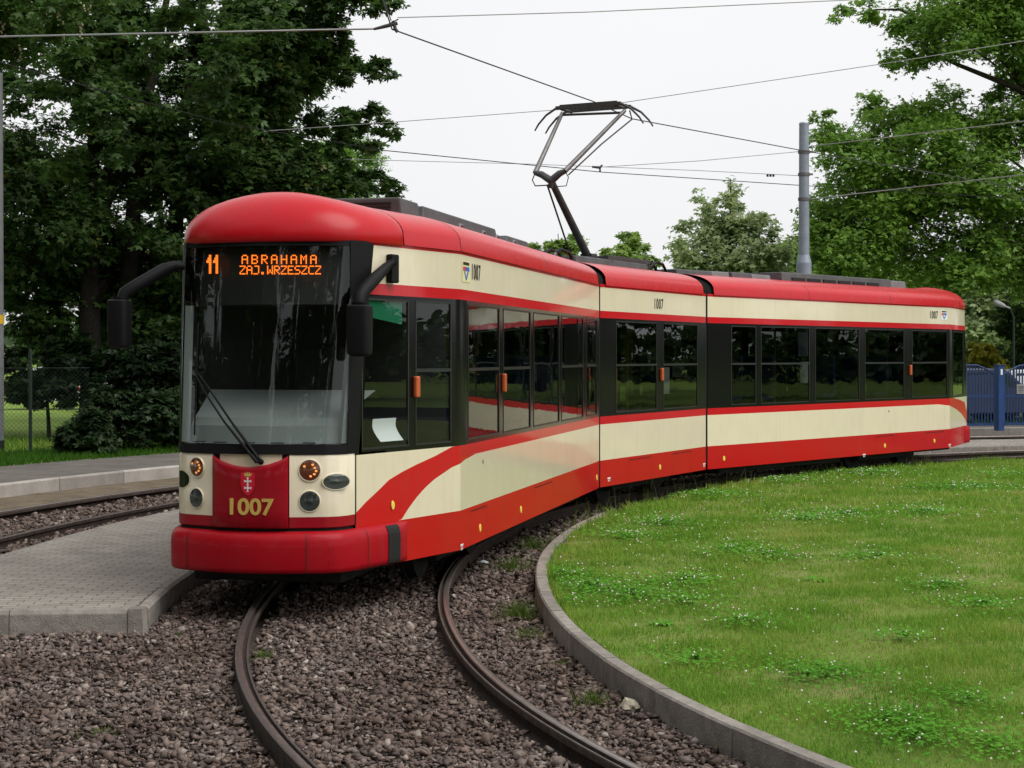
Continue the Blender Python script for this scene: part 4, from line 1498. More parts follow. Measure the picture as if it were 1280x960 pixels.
M['gravel'] = gravel_mat()
M['stone'] = stone_mat()
M['paver'] = paver_mat()
M['lawn'] = soil_mat('lawn_soil', (0.10, 0.15, 0.03), (0.14, 0.19, 0.04), (0.25, 0.21, 0.10), .9)
M['meadow'] = soil_mat('meadow', (0.11, 0.17, 0.03), (0.15, 0.23, 0.04), (0.19, 0.25, 0.06), .35)
M['sand'] = soil_mat('sandy_soil', (0.10, 0.078, 0.055), (0.16, 0.128, 0.092), (0.21, 0.17, 0.125), 3.0)
M['asphalt'] = soil_mat('worn_asphalt', (0.10, 0.092, 0.082), (0.138, 0.126, 0.112), (0.18, 0.165, 0.146), 1.3)
M['rail_top'] = principled('rail_steel', (0.27, 0.24, 0.22), 0.33, 0.5, metal=0.8, var=0.3, var_scale=9, bump=0.04)
M['rail_side'] = principled('rail_brown_steel', (0.085, 0.066, 0.055), 0.5, 0.5, metal=0.3, var=0.4, var_scale=7, bump=0.1)
M['rail_rust'] = principled('rail_rust', (0.050, 0.036, 0.029), 0.85, 0.3, var=0.5, var_scale=12, bump=0.3)

# one ground sheet: lawn island inside the loop, sunk track bed, verge and meadow beyond
LAWN_Z = 0.015
mb = MB()
prof = [(0.01, LAWN_Z + .05, 0), (12, LAWN_Z + .04, 0), (18, LAWN_Z + .01, 0), (20.26, LAWN_Z, 0), (20.28, -.25, 1), (R_PATH0 + .2, -.25, 1), (R_PATH0 + .22, .085, 2), (R_PATH1, .085, 2), (R_PATH1 + .01, .10, 2),
        (40, .12, 2), (70, .1, 2), (160, .0, 2), (900, -1.0, 2), (4000, -6, 2)]
NS = 180
mb.grid([[pol(r, 360 * k / NS, z) for k in range(NS)] for r, z, _ in prof], lambda i, j: prof[i][2], closed=True)
g = mb.build('ground', [M['lawn'], M['dark'], M['meadow']])
tag(g, 'ground of the tram loop with lawn island inside and meadow outside', kind='structure')


def annulus(name, r0, r1, z, h0, h1, m_, step=1.0, nr=2, jitter=0.0):
    b = MB()
    nh = max(2, int((h1 - h0) / step))
    rows = []
    for i in range(nr + 1):
        r = r0 + (r1 - r0) * i / nr
        row = []
        for k in range(nh + 1):
            p = pol(r, h0 + (h1 - h0) * k / nh, z)
            if jitter: p.z += (noise.noise(Vector((p.x * .9, p.y * .9, 3))) + .5 * noise.noise(Vector((p.x * 4, p.y * 4, 7)))) * jitter
            row.append(p)
        rows.append(row)
    b.grid(rows, 0)
    o = b.build(name, [m_], smooth=60, weld=False)
    return o


tag(annulus('ballast', 20.3, R_PATH0 + .1, Z_BAL - .02, -75, 110, M['gravel'], .5, 36, .018), 'brown crushed stone ballast bed of the tracks', kind='structure')
tag(annulus('sandy_verge', R_SAND, R_PATH0 + .05, Z_BAL + .055, -75, 110, M['sand'], .7, 4, .015), 'sandy strip of soil between outer track and path kerb', kind='structure')
tag(annulus('path', R_PATH0 + .145, R_PATH1, 0.118, -75, 125, M['asphalt'], 1), 'worn grey asphalt path beyond the outer track', kind='structure')


def kerb_ring(name, r0, r1, z0, z1, h0, h1, seg_m, m_, cham=.012, gap=.011, zfun=None):
    """row of kerb stones with open joints and bevelled arrises"""
    b = MB()
    dh = math.degrees(seg_m / ((r0 + r1) / 2))
    gh = math.degrees(gap / ((r0 + r1) / 2))
    h = h0
    while h < h1 - 1e-6:
        e = min(h + dh, h1)
        jz = random.uniform(-.004, .004); jr = random.uniform(-.003, .003)
        rows = []
        for k in range(4):
            hh = h + gh / 2 + (e - h - gh) * k / 3
            q = [(r0, z0), (r0, z1 - cham), (r0 + cham, z1), (r1 - cham, z1), (r1, z1 - cham), (r1, z0)]
            rows.append([pol(r + jr, hh, z + (jz if z > z0 else 0)) for r, z in q])
        b.grid(rows, 0)
        b.face(rows[0], 0); b.face(rows[-1][::-1], 0)
        h = e
    return b.build(name, [m_])


tag(kerb_ring('lawn_kerb', R_GRASS - .105, R_GRASS, -.2, .045, -70, 17, 1.0, M['kerb']), 'concrete kerb stones round the lawn island', kind='structure')
tag(kerb_ring('path_kerb', R_PATH0, R_PATH0 + .15, -.2, .125, -75, 110, 1.6, M['kerb_pale'], .02), 'pale kerb along the asphalt path', kind='structure')
ISL_Z = .06
H_END = -4.7
tag(annulus('paved_island', R_ISL0 + .09, R_ISL1 - .05, ISL_Z - .004, H_END + .2, 75, M['paver'], 1), 'paved platform of small concrete blocks between the two tracks', kind='structure')
mb = MB()
rows = []
kk = kerb_ring('island_kerb', R_ISL0, R_ISL0 + .10, -.2, ISL_Z, H_END + .42, 75, 1.0, M['kerb'], .022)
tag(kk, 'concrete kerb along the platform beside the tram', kind='structure')
k2 = kerb_ring('island_kerb', R_ISL1 - .06, R_ISL1, -.2, ISL_Z - .002, H_END + .2, 75, 1.0, M['kerb'], .008)
tag(k2, 'thin kerb along the platform beside the outer track', kind='structure')
mb = MB()                                  # end stones across the tip of the platform
edges = [R_ISL0 + .135, R_ISL0 + 1.0, R_ISL1 - .01]
def end_block(ra, rb):
    q = [(H_END, -.2), (H_END + .03, ISL_Z - .03), (H_END + .09, ISL_Z), (H_END + .26, ISL_Z), (H_END + .26, -.2)]
    rows = [[pol(ra + (rb - ra) * k / 3, h, z) for h, z in q] for k in range(4)]
    mb.grid(rows, 0); mb.face(rows[0], 0); mb.face(rows[-1], 0)
for a, c in ((edges[0], edges[1] - .006), (edges[1], edges[2])): end_block(a, c)
# corner stone
q = [(H_END - .02, R_ISL0 + .01), (H_END - .02, R_ISL0 + .13), (H_END + .41, R_ISL0 + .13), (H_END + .41, R_ISL0 + .0)]
b0 = [pol(r, h, -.2) for h, r in q]; t0 = [pol(r + (.02 if i in (0, 3) else 0), h + (.03 if i < 2 else 0), ISL_Z + .002) for i, (h, r) in enumerate(q)]
for i in range(4): mb.face([b0[i], b0[(i + 1) % 4], t0[(i + 1) % 4], t0[i]], 0)
mb.face(t0, 0, (0, 0, 1))
tag(mb.build('island_kerb', [M['kerb']], bevel=.006), 'concrete end stones across the tip of the platform', kind='structure')

# ---- rails: grooved section swept round the loop
RAILP = [(-.062, -.17), (-.062, -.155), (-.012, -.135), (-.012, -.05), (-.026, -.042), (-.026, -.007), (-.020, 0), (-.004, .0008), (.016, 0), (.021, -.006), (.022, -.034), (.046, -.034), (.047, -.014), (.050, -.010), (.060, -.010), (.063, -.016), (.062, -.05), (.012, -.06), (.012, -.135), (.075, -.155), (.075, -.17)]
# local x: 0 = running head centre, + towards the track centre (groove and check lip)


def rail(r, inward, h0, h1, label):
    b = MB()
    n_ = int((h1 - h0) / .8)
    rows = [[pol(r + x * inward, h0 + (h1 - h0) * k / n_, z) for x, z in RAILP] for k in range(n_ + 1)]
    b.grid(rows, lambda i, j: 0 if j in (7, 8) else 2 if j in (5, 6, 12, 13, 14) else 1)
    o = b.build('tram_rail', [M['rail_top'], M['rail_rust'], M['rail_side']], None, pol(r, 0, 0), smooth=30, weld=False)
    tag(o, label, 'rail', 'grooved tram rails')


G2 = .745
rail(R_TRACK + G2, -1, -75, 100, 'outer grooved rail under the tram, on the paved platform side')
rail(R_TRACK - G2, 1, -75, 100, 'inner grooved rail under the tram, nearest the lawn kerb')
rail(R_TRACK2 - G2, 1, -75, 100, 'rail of the empty track lying right against the paved platform')
rail(R_TRACK2 + G2, -1, -75, 100, 'rail of the empty track beside the sandy strip and path')

# ---- ballast stones (nobody could count them)
def convex_stones(k):
    out = []
    for i in range(k):
        bm = bmesh.new()
        for _ in range(random.choice((6, 7, 7, 8, 9))):
            v = Vector((random.gauss(0, 1), random.gauss(0, 1), random.gauss(0, 1))).normalized()
            v = Vector((v.x * random.uniform(.85, 1.15), v.y * random.uniform(.55, .9), v.z * random.uniform(.32, .62)))
            bm.verts.new(v)
        r_ = bmesh.ops.convex_hull(bm, input=bm.verts)
        bmesh.ops.delete(bm, geom=[e for e in r_['geom_interior'] if isinstance(e, bmesh.types.BMVert)], context='VERTS')
        bmesh.ops.triangulate(bm, faces=bm.faces)
        bm.verts.index_update()
        out.append((np.array([v.co[:] for v in bm.verts]), np.array([[v.index for v in f.verts] for f in bm.faces])))
        bm.free()
    return out


def rand_rot(n, r_):
    q = r_.normal(size=(n, 4)); q /= np.linalg.norm(q, axis=1)[:, None]
    w, x, y, z = q.T
    return np.stack([np.stack([1 - 2 * (y * y + z * z), 2 * (x * y - w * z), 2 * (x * z + w * y)], 1),
                     np.stack([2 * (x * y + w * z), 1 - 2 * (x * x + z * z), 2 * (y * z - w * x)], 1),
                     np.stack([2 * (x * z - w * y), 2 * (y * z + w * x), 1 - 2 * (x * x + y * y)], 1)], 1)


def scatter_stones(name, P, S, label):
    kinds = convex_stones(24)
    n_ = len(P)
    kind = rng.integers(0, 24, n_)
    V, Fc, base = [], [], 0
    for k, (v, f) in enumerate(kinds):
        idx = np.where(kind == k)[0]
        if not len(idx): continue
        a = rng.uniform(0, 2 * PI, len(idx))
        Rm = rand_rot(len(idx), rng)
        # most stones lie fairly flat
        flat = np.zeros((len(idx), 3, 3)); tilt = rng.normal(0, .35, len(idx))
        ca, sa, ct, st = np.cos(a), np.sin(a), np.cos(tilt), np.sin(tilt)
        flat[:, 0, 0] = ca; flat[:, 0, 1] = -sa * ct; flat[:, 0, 2] = sa * st
        flat[:, 1, 0] = sa; flat[:, 1, 1] = ca * ct; flat[:, 1, 2] = -ca * st
        flat[:, 2, 1] = st; flat[:, 2, 2] = ct
        sel = rng.random(len(idx)) < .3
        flat[sel] = Rm[sel]
        w = np.einsum('nij,vj->nvi', flat, v) * S[idx][:, None, None] + P[idx][:, None, :]
        V.append(w.reshape(-1, 3))
        fi = (f[None] + (np.arange(len(idx)) * len(v))[:, None, None]) + base
        Fc.append(fi.reshape(-1, 3)); base += len(idx) * len(v)
    o = np_mesh(name, np.concatenate(V), np.concatenate(Fc), 3, M['stone'])
    return tag(o, label, kind='stuff')


def view_pts(n_, d0, d1, margin=60, pw=1.0):
    """random ground points inside the camera's wedge, uniform per area"""
    d = np.sqrt(rng.uniform(d0 ** 2, d1 ** 2, n_))
    x = rng.uniform(-640 - margin, 640 + margin, n_) / F * d
    return x, d


def stones_for(d0, d1, dens, s0, s1):
    area = (d1 ** 2 - d0 ** 2) / 2 * (1400 / F)
    x, d = view_pts(int(area * dens), d0, d1)
    r = np.hypot(x - ease(d) - CX, d - CY)
    h = np.degrees(np.arctan2(d - CY, CX - x))
    ok = (r > R_GRASS + .02) & (r < R_SAND + .15)
    ok &= ~((r > R_ISL0 - .01) & (r < R_ISL1 + .02) & (h > H_END - .05))
    for rr in (R_TRACK - G2, R_TRACK2 - G2): ok &= ~((r > rr - .05) & (r < rr + .10))
    for rr in (R_TRACK + G2, R_TRACK2 + G2): ok &= ~((r > rr - .10) & (r < rr + .05))
    x, d, r = x[ok], d[ok], r[ok]
    s = np.exp(rng.normal(math.log((s0 + s1) / 2), .42, len(x))).clip(s0 * .5, s1 * 1.8)
    z = Z_BAL + rng.uniform(-.012, .030, len(x))
    return np.stack([x, d, z], 1), s


pa, sa_ = stones_for(7.0, 12.2, 1650, .018, .030)
pb, sb_ = stones_for(12.2, 17, 1050, .021, .034)
pc, sc_ = stones_for(17, 32, 420, .03, .042)
scatter_stones('ballast_stones', np.concatenate([pa, pb, pc]), np.concatenate([sa_, sb_, sc_]), 'loose brown and grey crushed stones of the track bed')

# ================================================================== GRASS
def grass_mat(name, cols):
    m, n, l = mat(name)
    n.remove(n['Principled BSDF'])
    g = n.new('ShaderNodeNewGeometry'); tc = n.new('ShaderNodeTexCoord')
    t = n.new('ShaderNodeTexNoise'); t.inputs['Scale'].default_value = .8; t.inputs['Detail'].default_value = 7; t.inputs['Roughness'].default_value = .62
    l.new(tc.outputs['Object'], t.inputs['Vector'])
    mr = n.new('ShaderNodeMapRange'); mr.inputs[1].default_value = .33; mr.inputs[2].default_value = .67; mr.inputs[4].default_value = .62
    l.new(t.outputs['Fac'], mr.inputs[0])
    mu = n.new('ShaderNodeMath'); mu.operation = 'MULTIPLY_ADD'; mu.inputs[1].default_value = .38
    l.new(g.outputs['Random Per Island'], mu.inputs[0]); l.new(mr.outputs[0], mu.inputs[2])
    r = n.new('ShaderNodeValToRGB'); e = r.color_ramp.elements
    e[0].position = 0; e[0].color = (*cols[0], 1); e[1].position = 1; e[1].color = (*cols[-1], 1)
    for i, c in enumerate(cols[1:-1]):
        x = e.new((i + 1) / (len(cols) - 1)); x.color = (*c, 1)
    l.new(mu.outputs[0], r.inputs[0])
    di = n.new('ShaderNodeBsdfDiffuse'); tl = n.new('ShaderNodeBsdfTranslucent')
    l.new(r.outputs[0], di.inputs[0]); l.new(r.outputs[0], tl.inputs[0])
    mx = n.new('ShaderNodeMixShader'); mx.inputs[0].default_value = .35
    l.new(di.outputs[0], mx.inputs[1]); l.new(tl.outputs[0], mx.inputs[2])
    l.new(mx.outputs[0], n['Material Output'].inputs['Surface'])
    return m


M['grass'] = grass_mat('grass_blades', [(.085, .205, .022), (.145, .305, .036), (.20, .36, .048), (.29, .385, .075), (.48, .43, .17)])
M['verge'] = grass_mat('tree_shaded_grass', [(.035, .10, .014), (.055, .135, .018), (.075, .165, .024)])  # verge blades coloured darker to carry the shade under the trees
M['clover'] = grass_mat('clover_leaves', [(.08, .24, .03), (.125, .33, .04), (.17, .39, .055)])
M['weed'] = grass_mat('weed_blades', [(.060, .10, .022), (.10, .16, .03), (.17, .20, .06)])


def snoise(x, y, sc, seed):
    """cheap smooth noise field 0..1 by summed sines"""
    r_ = np.random.default_rng(seed)
    v = np.zeros_like(x)
    for _ in range(7):
        a = r_.uniform(0, 2 * PI); k = sc * r_.uniform(.5, 1.9); p = r_.uniform(0, 2 * PI)
        v += np.sin((x * math.cos(a) + y * math.sin(a)) * k + p)
    return .5 + v / 7


def blades(P, H, Wd, lean, name, m_, label, parent=None):
    """bent two segment grass blades"""
    n_ = len(P)
    a = rng.uniform(0, 2 * PI, n_)
    sx = np.stack([np.cos(a), np.sin(a), np.zeros(n_)], 1)
    b = rng.uniform(0, 2 * PI, n_)
    lv = np.stack([np.cos(b), np.sin(b), np.zeros(n_)], 1) * (lean * H)[:, None]
    up_ = np.array([0, 0, 1.0])
    w = Wd[:, None] * .5
    mid = P + lv * .35 + up_ * (H * .6)[:, None]
    tip = P + lv + up_ * H[:, None]
    V = np.stack([P - sx * w, P + sx * w, mid + sx * w * .75, mid - sx * w * .75, tip + sx * w * .12, tip - sx * w * .12], 1).reshape(-1, 3)
    i = np.arange(n_) * 6
    Fq = np.concatenate([np.stack([i, i + 1, i + 2, i + 3], 1), np.stack([i + 3, i + 2, i + 4, i + 5], 1)])
    o = np_mesh(name, V, Fq, 4, m_)
    if label: tag(o, label, kind='stuff')
    return o


def lawn_z(r): return np.interp(r, [0, 12, 18, 20.26], [LAWN_Z + .05, LAWN_Z + .04, LAWN_Z + .01, LAWN_Z])


GP, GH, GW = [], [], []
for d0, d1, dens, h, w in ((7.2, 10, 7000, .040, .0040), (10, 14, 4200, .043, .0054), (14, 20, 2200, .048, .0075), (20, 34, 950, .058, .012)):
    area = (d1 ** 2 - d0 ** 2) / 2 * (1400 / F)
    x, d = view_pts(int(area * dens), d0, d1, 90)
    r = np.hypot(x - ease(d) - CX, d - CY)
    ok = r < R_GRASS - .10
    x, d, r = x[ok], d[ok], r[ok]
    dry = snoise(x, d, 1.1, 5)
    clump = snoise(x, d, 5.0, 8)
    keep = rng.random(len(x)) < np.clip(.62 + .8 * (clump - .42), .28, 1)
    x, d, r, dry, clump = x[keep], d[keep], r[keep], dry[keep], clump[keep]
    GP.append(np.stack([x, d, lawn_z(r) - .004], 1))
    hh = h * rng.uniform(.5, 1.3, len(x)) * (.62 + .75 * clump)
    edge = (r > R_GRASS - .22)
    hh[edge] *= 1.25
    GH.append(hh); GW.append(w * rng.uniform(.7, 1.3, len(x)))
GP, GH, GW = np.concatenate(GP), np.concatenate(GH), np.concatenate(GW)
blades(GP, GH, GW, rng.uniform(.1, .9, len(GP)), 'lawn_grass', M['grass'], 'short green lawn grass with drier yellowish spots')

# tall seeding stems along the edge of the lawn by the tram
h = rng.uniform(8, 60, 420); r = R_GRASS + rng.normal(-.06, .12, 420)
a = np.radians(h)
P = np.stack([CX - r * np.cos(a), CY + r * np.sin(a), np.full(420, -.02)], 1)
ht = rng.uniform(.06, .28, 420) * (.4 + snoise(P[:, 0], P[:, 1], 4, 3))
blades(P, ht, np.full(420, .006), rng.uniform(.05, .4, 420), 'edge_grass', M['weed'], 'taller thin grass stems along the lawn edge under the tram')

# clover: low three-part leaves in round drifts, white heads
drifts = [(740, 735, .9), (790, 745, .8), (860, 728, .7), (915, 690, .75), (960, 698, .6), (1010, 650, .8), (1060, 645, .8), (1160, 642, .9), (1190, 612, 1.0), (1225, 610, .9),
          (1040, 845, .55), (1010, 850, .5), (870, 830, .55), (1110, 905, .6), (1150, 925, .6), (1240, 935, .6), (780, 672, .8), (830, 655, .9), (890, 620, 1.1), (960, 600, 1.3), (1090, 592, 1.2),
          (1270, 595, 1.1), (1100, 700, .7), (1180, 735, .6), (1230, 760, .6), (930, 780, .5), (860, 755, .5), (1210, 880, .5), (1130, 800, .45), (700, 720, .5), (690, 755, .4)]
P, A = [], []
BL = []
for x, y, rr in drifts:
    c = gp(x, y, LAWN_Z + .01)
    n_ = int(1500 * rr * rr * min(1.0, 12 / c.y * 1.2))
    ang = rng.uniform(0, 2 * PI, n_); q = rr * np.abs(rng.normal(0, .5, n_))
    P.append(np.stack([c.x + q * np.cos(ang), c.y + 1.25 * q * np.sin(ang), lawn_z(np.full(n_, 15.)) + rng.uniform(.015, .05, n_)], 1))
    nb = int(70 * rr * (.6 if c.y < 11 else 1 if c.y < 16 else 1.5) * random.uniform(.35, 1.2))
    ang = rng.uniform(0, 2 * PI, nb); q = rr * np.abs(rng.normal(0, .68, nb))
    BL.append(np.stack([c.x + q * np.cos(ang), c.y + 1.25 * q * np.sin(ang), np.full(nb, LAWN_Z) + rng.uniform(.045, .085, nb)], 1))
x, d = view_pts(420, 7.5, 32)
BL.append(np.stack([x, d, np.full(420, LAWN_Z) + rng.uniform(.04, .07, 420)], 1))
P = np.concatenate(P); P = P[np.hypot(P[:, 0] - ease(P[:, 1]) - CX, P[:, 1] - CY) < R_GRASS - .16]
n_ = len(P)
a = rng.uniform(0, 2 * PI, n_)
tl = rng.normal(0, .35, (n_, 2))
X = np.stack([np.cos(a), np.sin(a), tl[:, 0] * .6], 1); Y = np.stack([-np.sin(a), np.cos(a), tl[:, 1] * .6], 1)
s = rng.uniform(.010, .017, n_) * np.interp(P[:, 1], [8, 14, 30], [1, 1.2, 1.9])
V = np.stack([P + (X * math.cos(q) + Y * math.sin(q)) * (s * rr_)[:, None] for q, rr_ in [(2 * PI * k / 6, 1.0 if k % 2 == 0 else .62) for k in range(6)]], 1).reshape(-1, 3)
tag(np_mesh('clover_leaves', V, np.arange(n_ * 6).reshape(-1, 6), 6, M['clover']), 'dense low clover leaves growing in drifts through the lawn', kind='stuff')
BL = np.concatenate(BL); BL = BL[np.hypot(BL[:, 0] - ease(BL[:, 1]) - CX, BL[:, 1] - CY) < R_GRASS - .18]
bm = bmesh.new(); bmesh.ops.create_icosphere(bm, subdivisions=1, radius=1)
bv = np.array([v.co[:] for v in bm.verts]); bm.verts.index_update(); bf = np.array([[v.index for v in f.verts] for f in bm.faces]); bm.free()
sz = rng.uniform(.004, .008, len(BL)) * np.interp(BL[:, 1], [8, 15, 30], [.95, 1.15, 1.7])
V = (bv[None] * sz[:, None, None] * np.array([1, 1, .85]) + BL[:, None, :]).reshape(-1, 3)
Fi = (bf[None] + (np.arange(len(BL)) * len(bv))[:, None, None]).reshape(-1, 3)
tag(np_mesh('clover_blossom', V, Fi, 3, M['blossom']), 'small white clover heads scattered over the lawn', kind='stuff')


# single weed tufts in the ballast and against the kerb
def weed(x, y, n_, h, sp, label, z=Z_BAL):
    c = gp(x, y, z)
    ang = rng.uniform(0, 2 * PI, n_); q = np.abs(rng.normal(0, sp, n_))
    P = np.stack([q * np.cos(ang), q * np.sin(ang), np.zeros(n_)], 1)
    o = blades(P, h * rng.uniform(.35, 1.1, n_), rng.uniform(.004, .008, n_), rng.uniform(.1, 1.1, n_), 'weed_tuft', M['weed'], None)
    o.location = c
    tag(o, label, 'weed', 'weed tufts in the ballast')


weed(650, 775, 240, .16, .10, 'bushy weed tuft against the lawn kerb, level with the nearest skirt hatch')
weed(640, 715, 260, .16, .14, 'wide weed tuft between inner rail and kerb, close under the tram flank')
weed(668, 690, 220, .18, .14, 'weed tuft squeezed between kerb and tram skirt, farthest along the kerb')
weed(660, 800, 120, .10, .08, 'thin yellowish weed tuft at the kerb foot, just nearer than the bushy one')
weed(328, 824, 90, .07, .05, 'tiny weed sprouting beside the inner edge of the outer rail')
weed(740, 882, 140, .10, .09, 'low weed tuft by the kerb near the pale stone')
weed(700, 835, 70, .06, .07, 'sparse weed at the kerb foot between the tufts')
weed(215, 797, 60, .05, .05, 'small flat weed in the ballast off the platform tip')
weed(128, 921, 70, .05, .05, 'small pale weed in the open ballast nearest the camera')

# broad dandelion leaves on the lawn
def broad_weed(x, y, s, label):
    c = gp(x, y, LAWN_Z)
    b = MB()
    for k in range(11):
        a = k * 2.4; L = s * random.uniform(.7, 1.1)
        dr = Vector((math.cos(a), math.sin(a), 0)); sd = Vector((-dr.y, dr.x, 0))
        pts = [(0, .01, 0), (.3, .10, .22), (.65, .16, .26), (1, .02, .14)]
        b.grid([[c + dr * L * t + sd * L * w_ * q + UPV * L * z for q in (-1, 0, 1)] for t, w_, z in pts], 0)
    o = b.build('broad_leaf_weed', [M['clover']], None, c, smooth=60)
    tag(o, label, 'weed', 'broad leaved weeds on the lawn')


broad_weed(828, 782, .13, 'broad leaved weed on the lawn, nearest the kerb')
broad_weed(1022, 728, .15, 'broad leaved weed in the middle of the lawn')
broad_weed(1140, 920, .10, 'broad leaved weed on the lawn, nearest the camera')

# litter and stones lying about
def lump(name, x, y, z, r, sq, m_, label, cat, seed):
    bm = bmesh.new(); bmesh.ops.create_icosphere(bm, subdivisions=2, radius=r)
    for v in bm.verts:
        q = 1 + .38 * noise.noise(v.co * (1.6 / r) + Vector((seed, 0, 0))) + .15 * noise.noise(v.co * (5 / r))
        v.co = Vector((v.co.x * q * sq[0], v.co.y * q * sq[1], v.co.z * q * sq[2]))
    me = bpy.data.meshes.new(name); bm.to_mesh(me); bm.free(); me.materials.append(m_)
    o = bpy.data.objects.new(name, me); COL.objects.link(o); c = gp(x, y, z); c.z += r * sq[2] * .6; o.location = c
    tag(o, label, cat)


lump('crumpled_paper', 604, 707, Z_BAL, .055, (1.1, .8, .6), M['paper'], 'crumpled white paper lying between inner rail and kerb', 'litter', 1)
lump('stone', 787, 889, Z_BAL, .07, (.75, 1.5, .7), M['stone_pale'], 'long pale beige stone in the ballast at the kerb foot', 'stone', 2)
lump('stone', 795, 876, Z_BAL, .05, (.9, .8, .7), M['stone_pale'], 'small pale stone touching the long beige one', 'stone', 3)

# verge grass beyond the path
def ring_pts(n_, r0, r1, h0, h1):
    r = np.sqrt(rng.uniform(r0 ** 2, r1 ** 2, n_)); a = np.radians(rng.uniform(h0, h1, n_))
    return np.stack([CX - r * np.cos(a), CY + r * np.sin(a), np.full(n_, .09)], 1)


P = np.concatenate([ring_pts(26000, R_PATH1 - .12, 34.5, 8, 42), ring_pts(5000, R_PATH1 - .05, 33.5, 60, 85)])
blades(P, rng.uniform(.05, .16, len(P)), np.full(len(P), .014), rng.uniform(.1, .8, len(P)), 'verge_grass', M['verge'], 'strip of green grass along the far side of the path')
P = ring_pts(24000, 34.5, 46, 8, 36)
blades(P, rng.uniform(.06, .22, len(P)), np.full(len(P), .025), rng.uniform(.1, .8, len(P)), 'meadow_grass', M['grass'], 'sunlit meadow grass behind the wire fence')

# ================================================================== TREES
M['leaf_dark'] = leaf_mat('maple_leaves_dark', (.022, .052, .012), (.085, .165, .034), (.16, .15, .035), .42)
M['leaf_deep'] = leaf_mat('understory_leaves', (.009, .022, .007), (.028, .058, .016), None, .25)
M['leaf_mid'] = leaf_mat('oak_leaves', (.095, .20, .026), (.24, .42, .06), None, .48)
M['leaf_young'] = leaf_mat('young_maple_leaves', (.23, .31, .14), (.46, .56, .27), (.5, .54, .28), .52)
M['leaf_light'] = leaf_mat('light_leaves', (.15, .25, .05), (.30, .44, .10), None, .5)
M['leaf_yellow'] = leaf_mat('golden_leaves', (.18, .19, .02), (.42, .38, .04), None, .35)
M['leaf_rob'] = leaf_mat('robinia_leaves', (.035, .085, .014), (.075, .15, .025), (.14, .19, .05), .4)


def leaf_arrays(P, Nrm, T, S, broad=.42, lobed=True):
    """folded leaves (three-lobed or oval): stalk end P, normal, axis, length"""
    n_ = len(P)
    Sd = np.cross(Nrm, T)
    L = S[:, None]
    if not lobed:
        w = broad
        V = np.stack([P, P + T * L * .32 + Sd * L * w + Nrm * L * .10, P + T * L * .72 + Sd * L * w * .78 + Nrm * L * .06,
                      P + T * L, P + T * L * .72 - Sd * L * w * .78 + Nrm * L * .06, P + T * L * .32 - Sd * L * w + Nrm * L * .10], 1)
        i = np.arange(n_) * 6
        Fq = np.concatenate([np.stack([i, i + 1, i + 2, i + 3], 1), np.stack([i, i + 3, i + 4, i + 5], 1)])
        return V.reshape(-1, 3), Fq
    vs, fs = [P], []
    i = np.arange(n_) * 10
    for k, (a, ln) in enumerate(((-.95, .82), (0, 1.05), (.95, .82))):   # three pointed lobes sharing the stalk
        d = T * math.cos(a) + Sd * math.sin(a) - Nrm * (.16 * abs(a))
        e = Sd * math.cos(a) - T * math.sin(a)
        w = .23
        vs += [P + d * L * ln * .5 + e * L * w, P + d * L * ln, P + d * L * ln * .5 - e * L * w]
        fs.append(np.stack([i, i + 1 + 3 * k, i + 2 + 3 * k, i + 3 + 3 * k], 1))
    return np.stack(vs, 1).reshape(-1, 3), np.concatenate(fs)


def norm_rows(a): return a / np.maximum(np.linalg.norm(a, axis=1), 1e-9)[:, None]


def crown_leaves(lobes, n_total, size, rs, flat=.55, droop=.3, clump_r=.42, per=70):
    """lobes (x,y,z,r): each holds leafy twigs as flattened sprays, denser outside"""
    lob = np.array(lobes)
    wts = lob[:, 3] ** 2.2; wts = wts / wts.sum()
    P, Nn, T = [], [], []
    for (x, y, z, r), w in zip(lob, wts):
        nl = int(n_total * w)
        nc = max(4, int(nl / per))
        u = norm_rows(rs.normal(size=(nc, 3)))
        q = r * rs.uniform(.25, 1, nc) ** .6
        C = np.array([x, y, z]) + u * q[:, None] * np.array([1, 1, .85])
        k = rs.integers(0, nc, nl)
        cr = (clump_r * (.7 + .6 * rs.random(nc)) * min(1.0, max(.38, r / .85)))[k]
        off = rs.normal(size=(nl, 3)) * np.array([.55, .55, .55 * flat]) * cr[:, None]
        # sprays hang outwards and a little down
        off[:, 2] -= .25 * np.hypot(off[:, 0], off[:, 1]) * droop * 2
        p = C[k] + off
        P.append(p)
        out = norm_rows(p - np.array([x, y, z - r * .4]))
        Nn.append(norm_rows(out * .45 + np.array([0, 0, .75]) + rs.normal(0, .42, (nl, 3))))
        tdir = norm_rows(out + rs.normal(0, .8, (nl, 3)) - np.array([0, 0, droop]))
        T.append(tdir)
    P, Nn, T = np.concatenate(P), np.concatenate(Nn), np.concatenate(T)
    T = norm_rows(T - Nn * (T * Nn).sum(1)[:, None])
    S = size * rs.uniform(.65, 1.25, len(P))
    return P, Nn, T, S


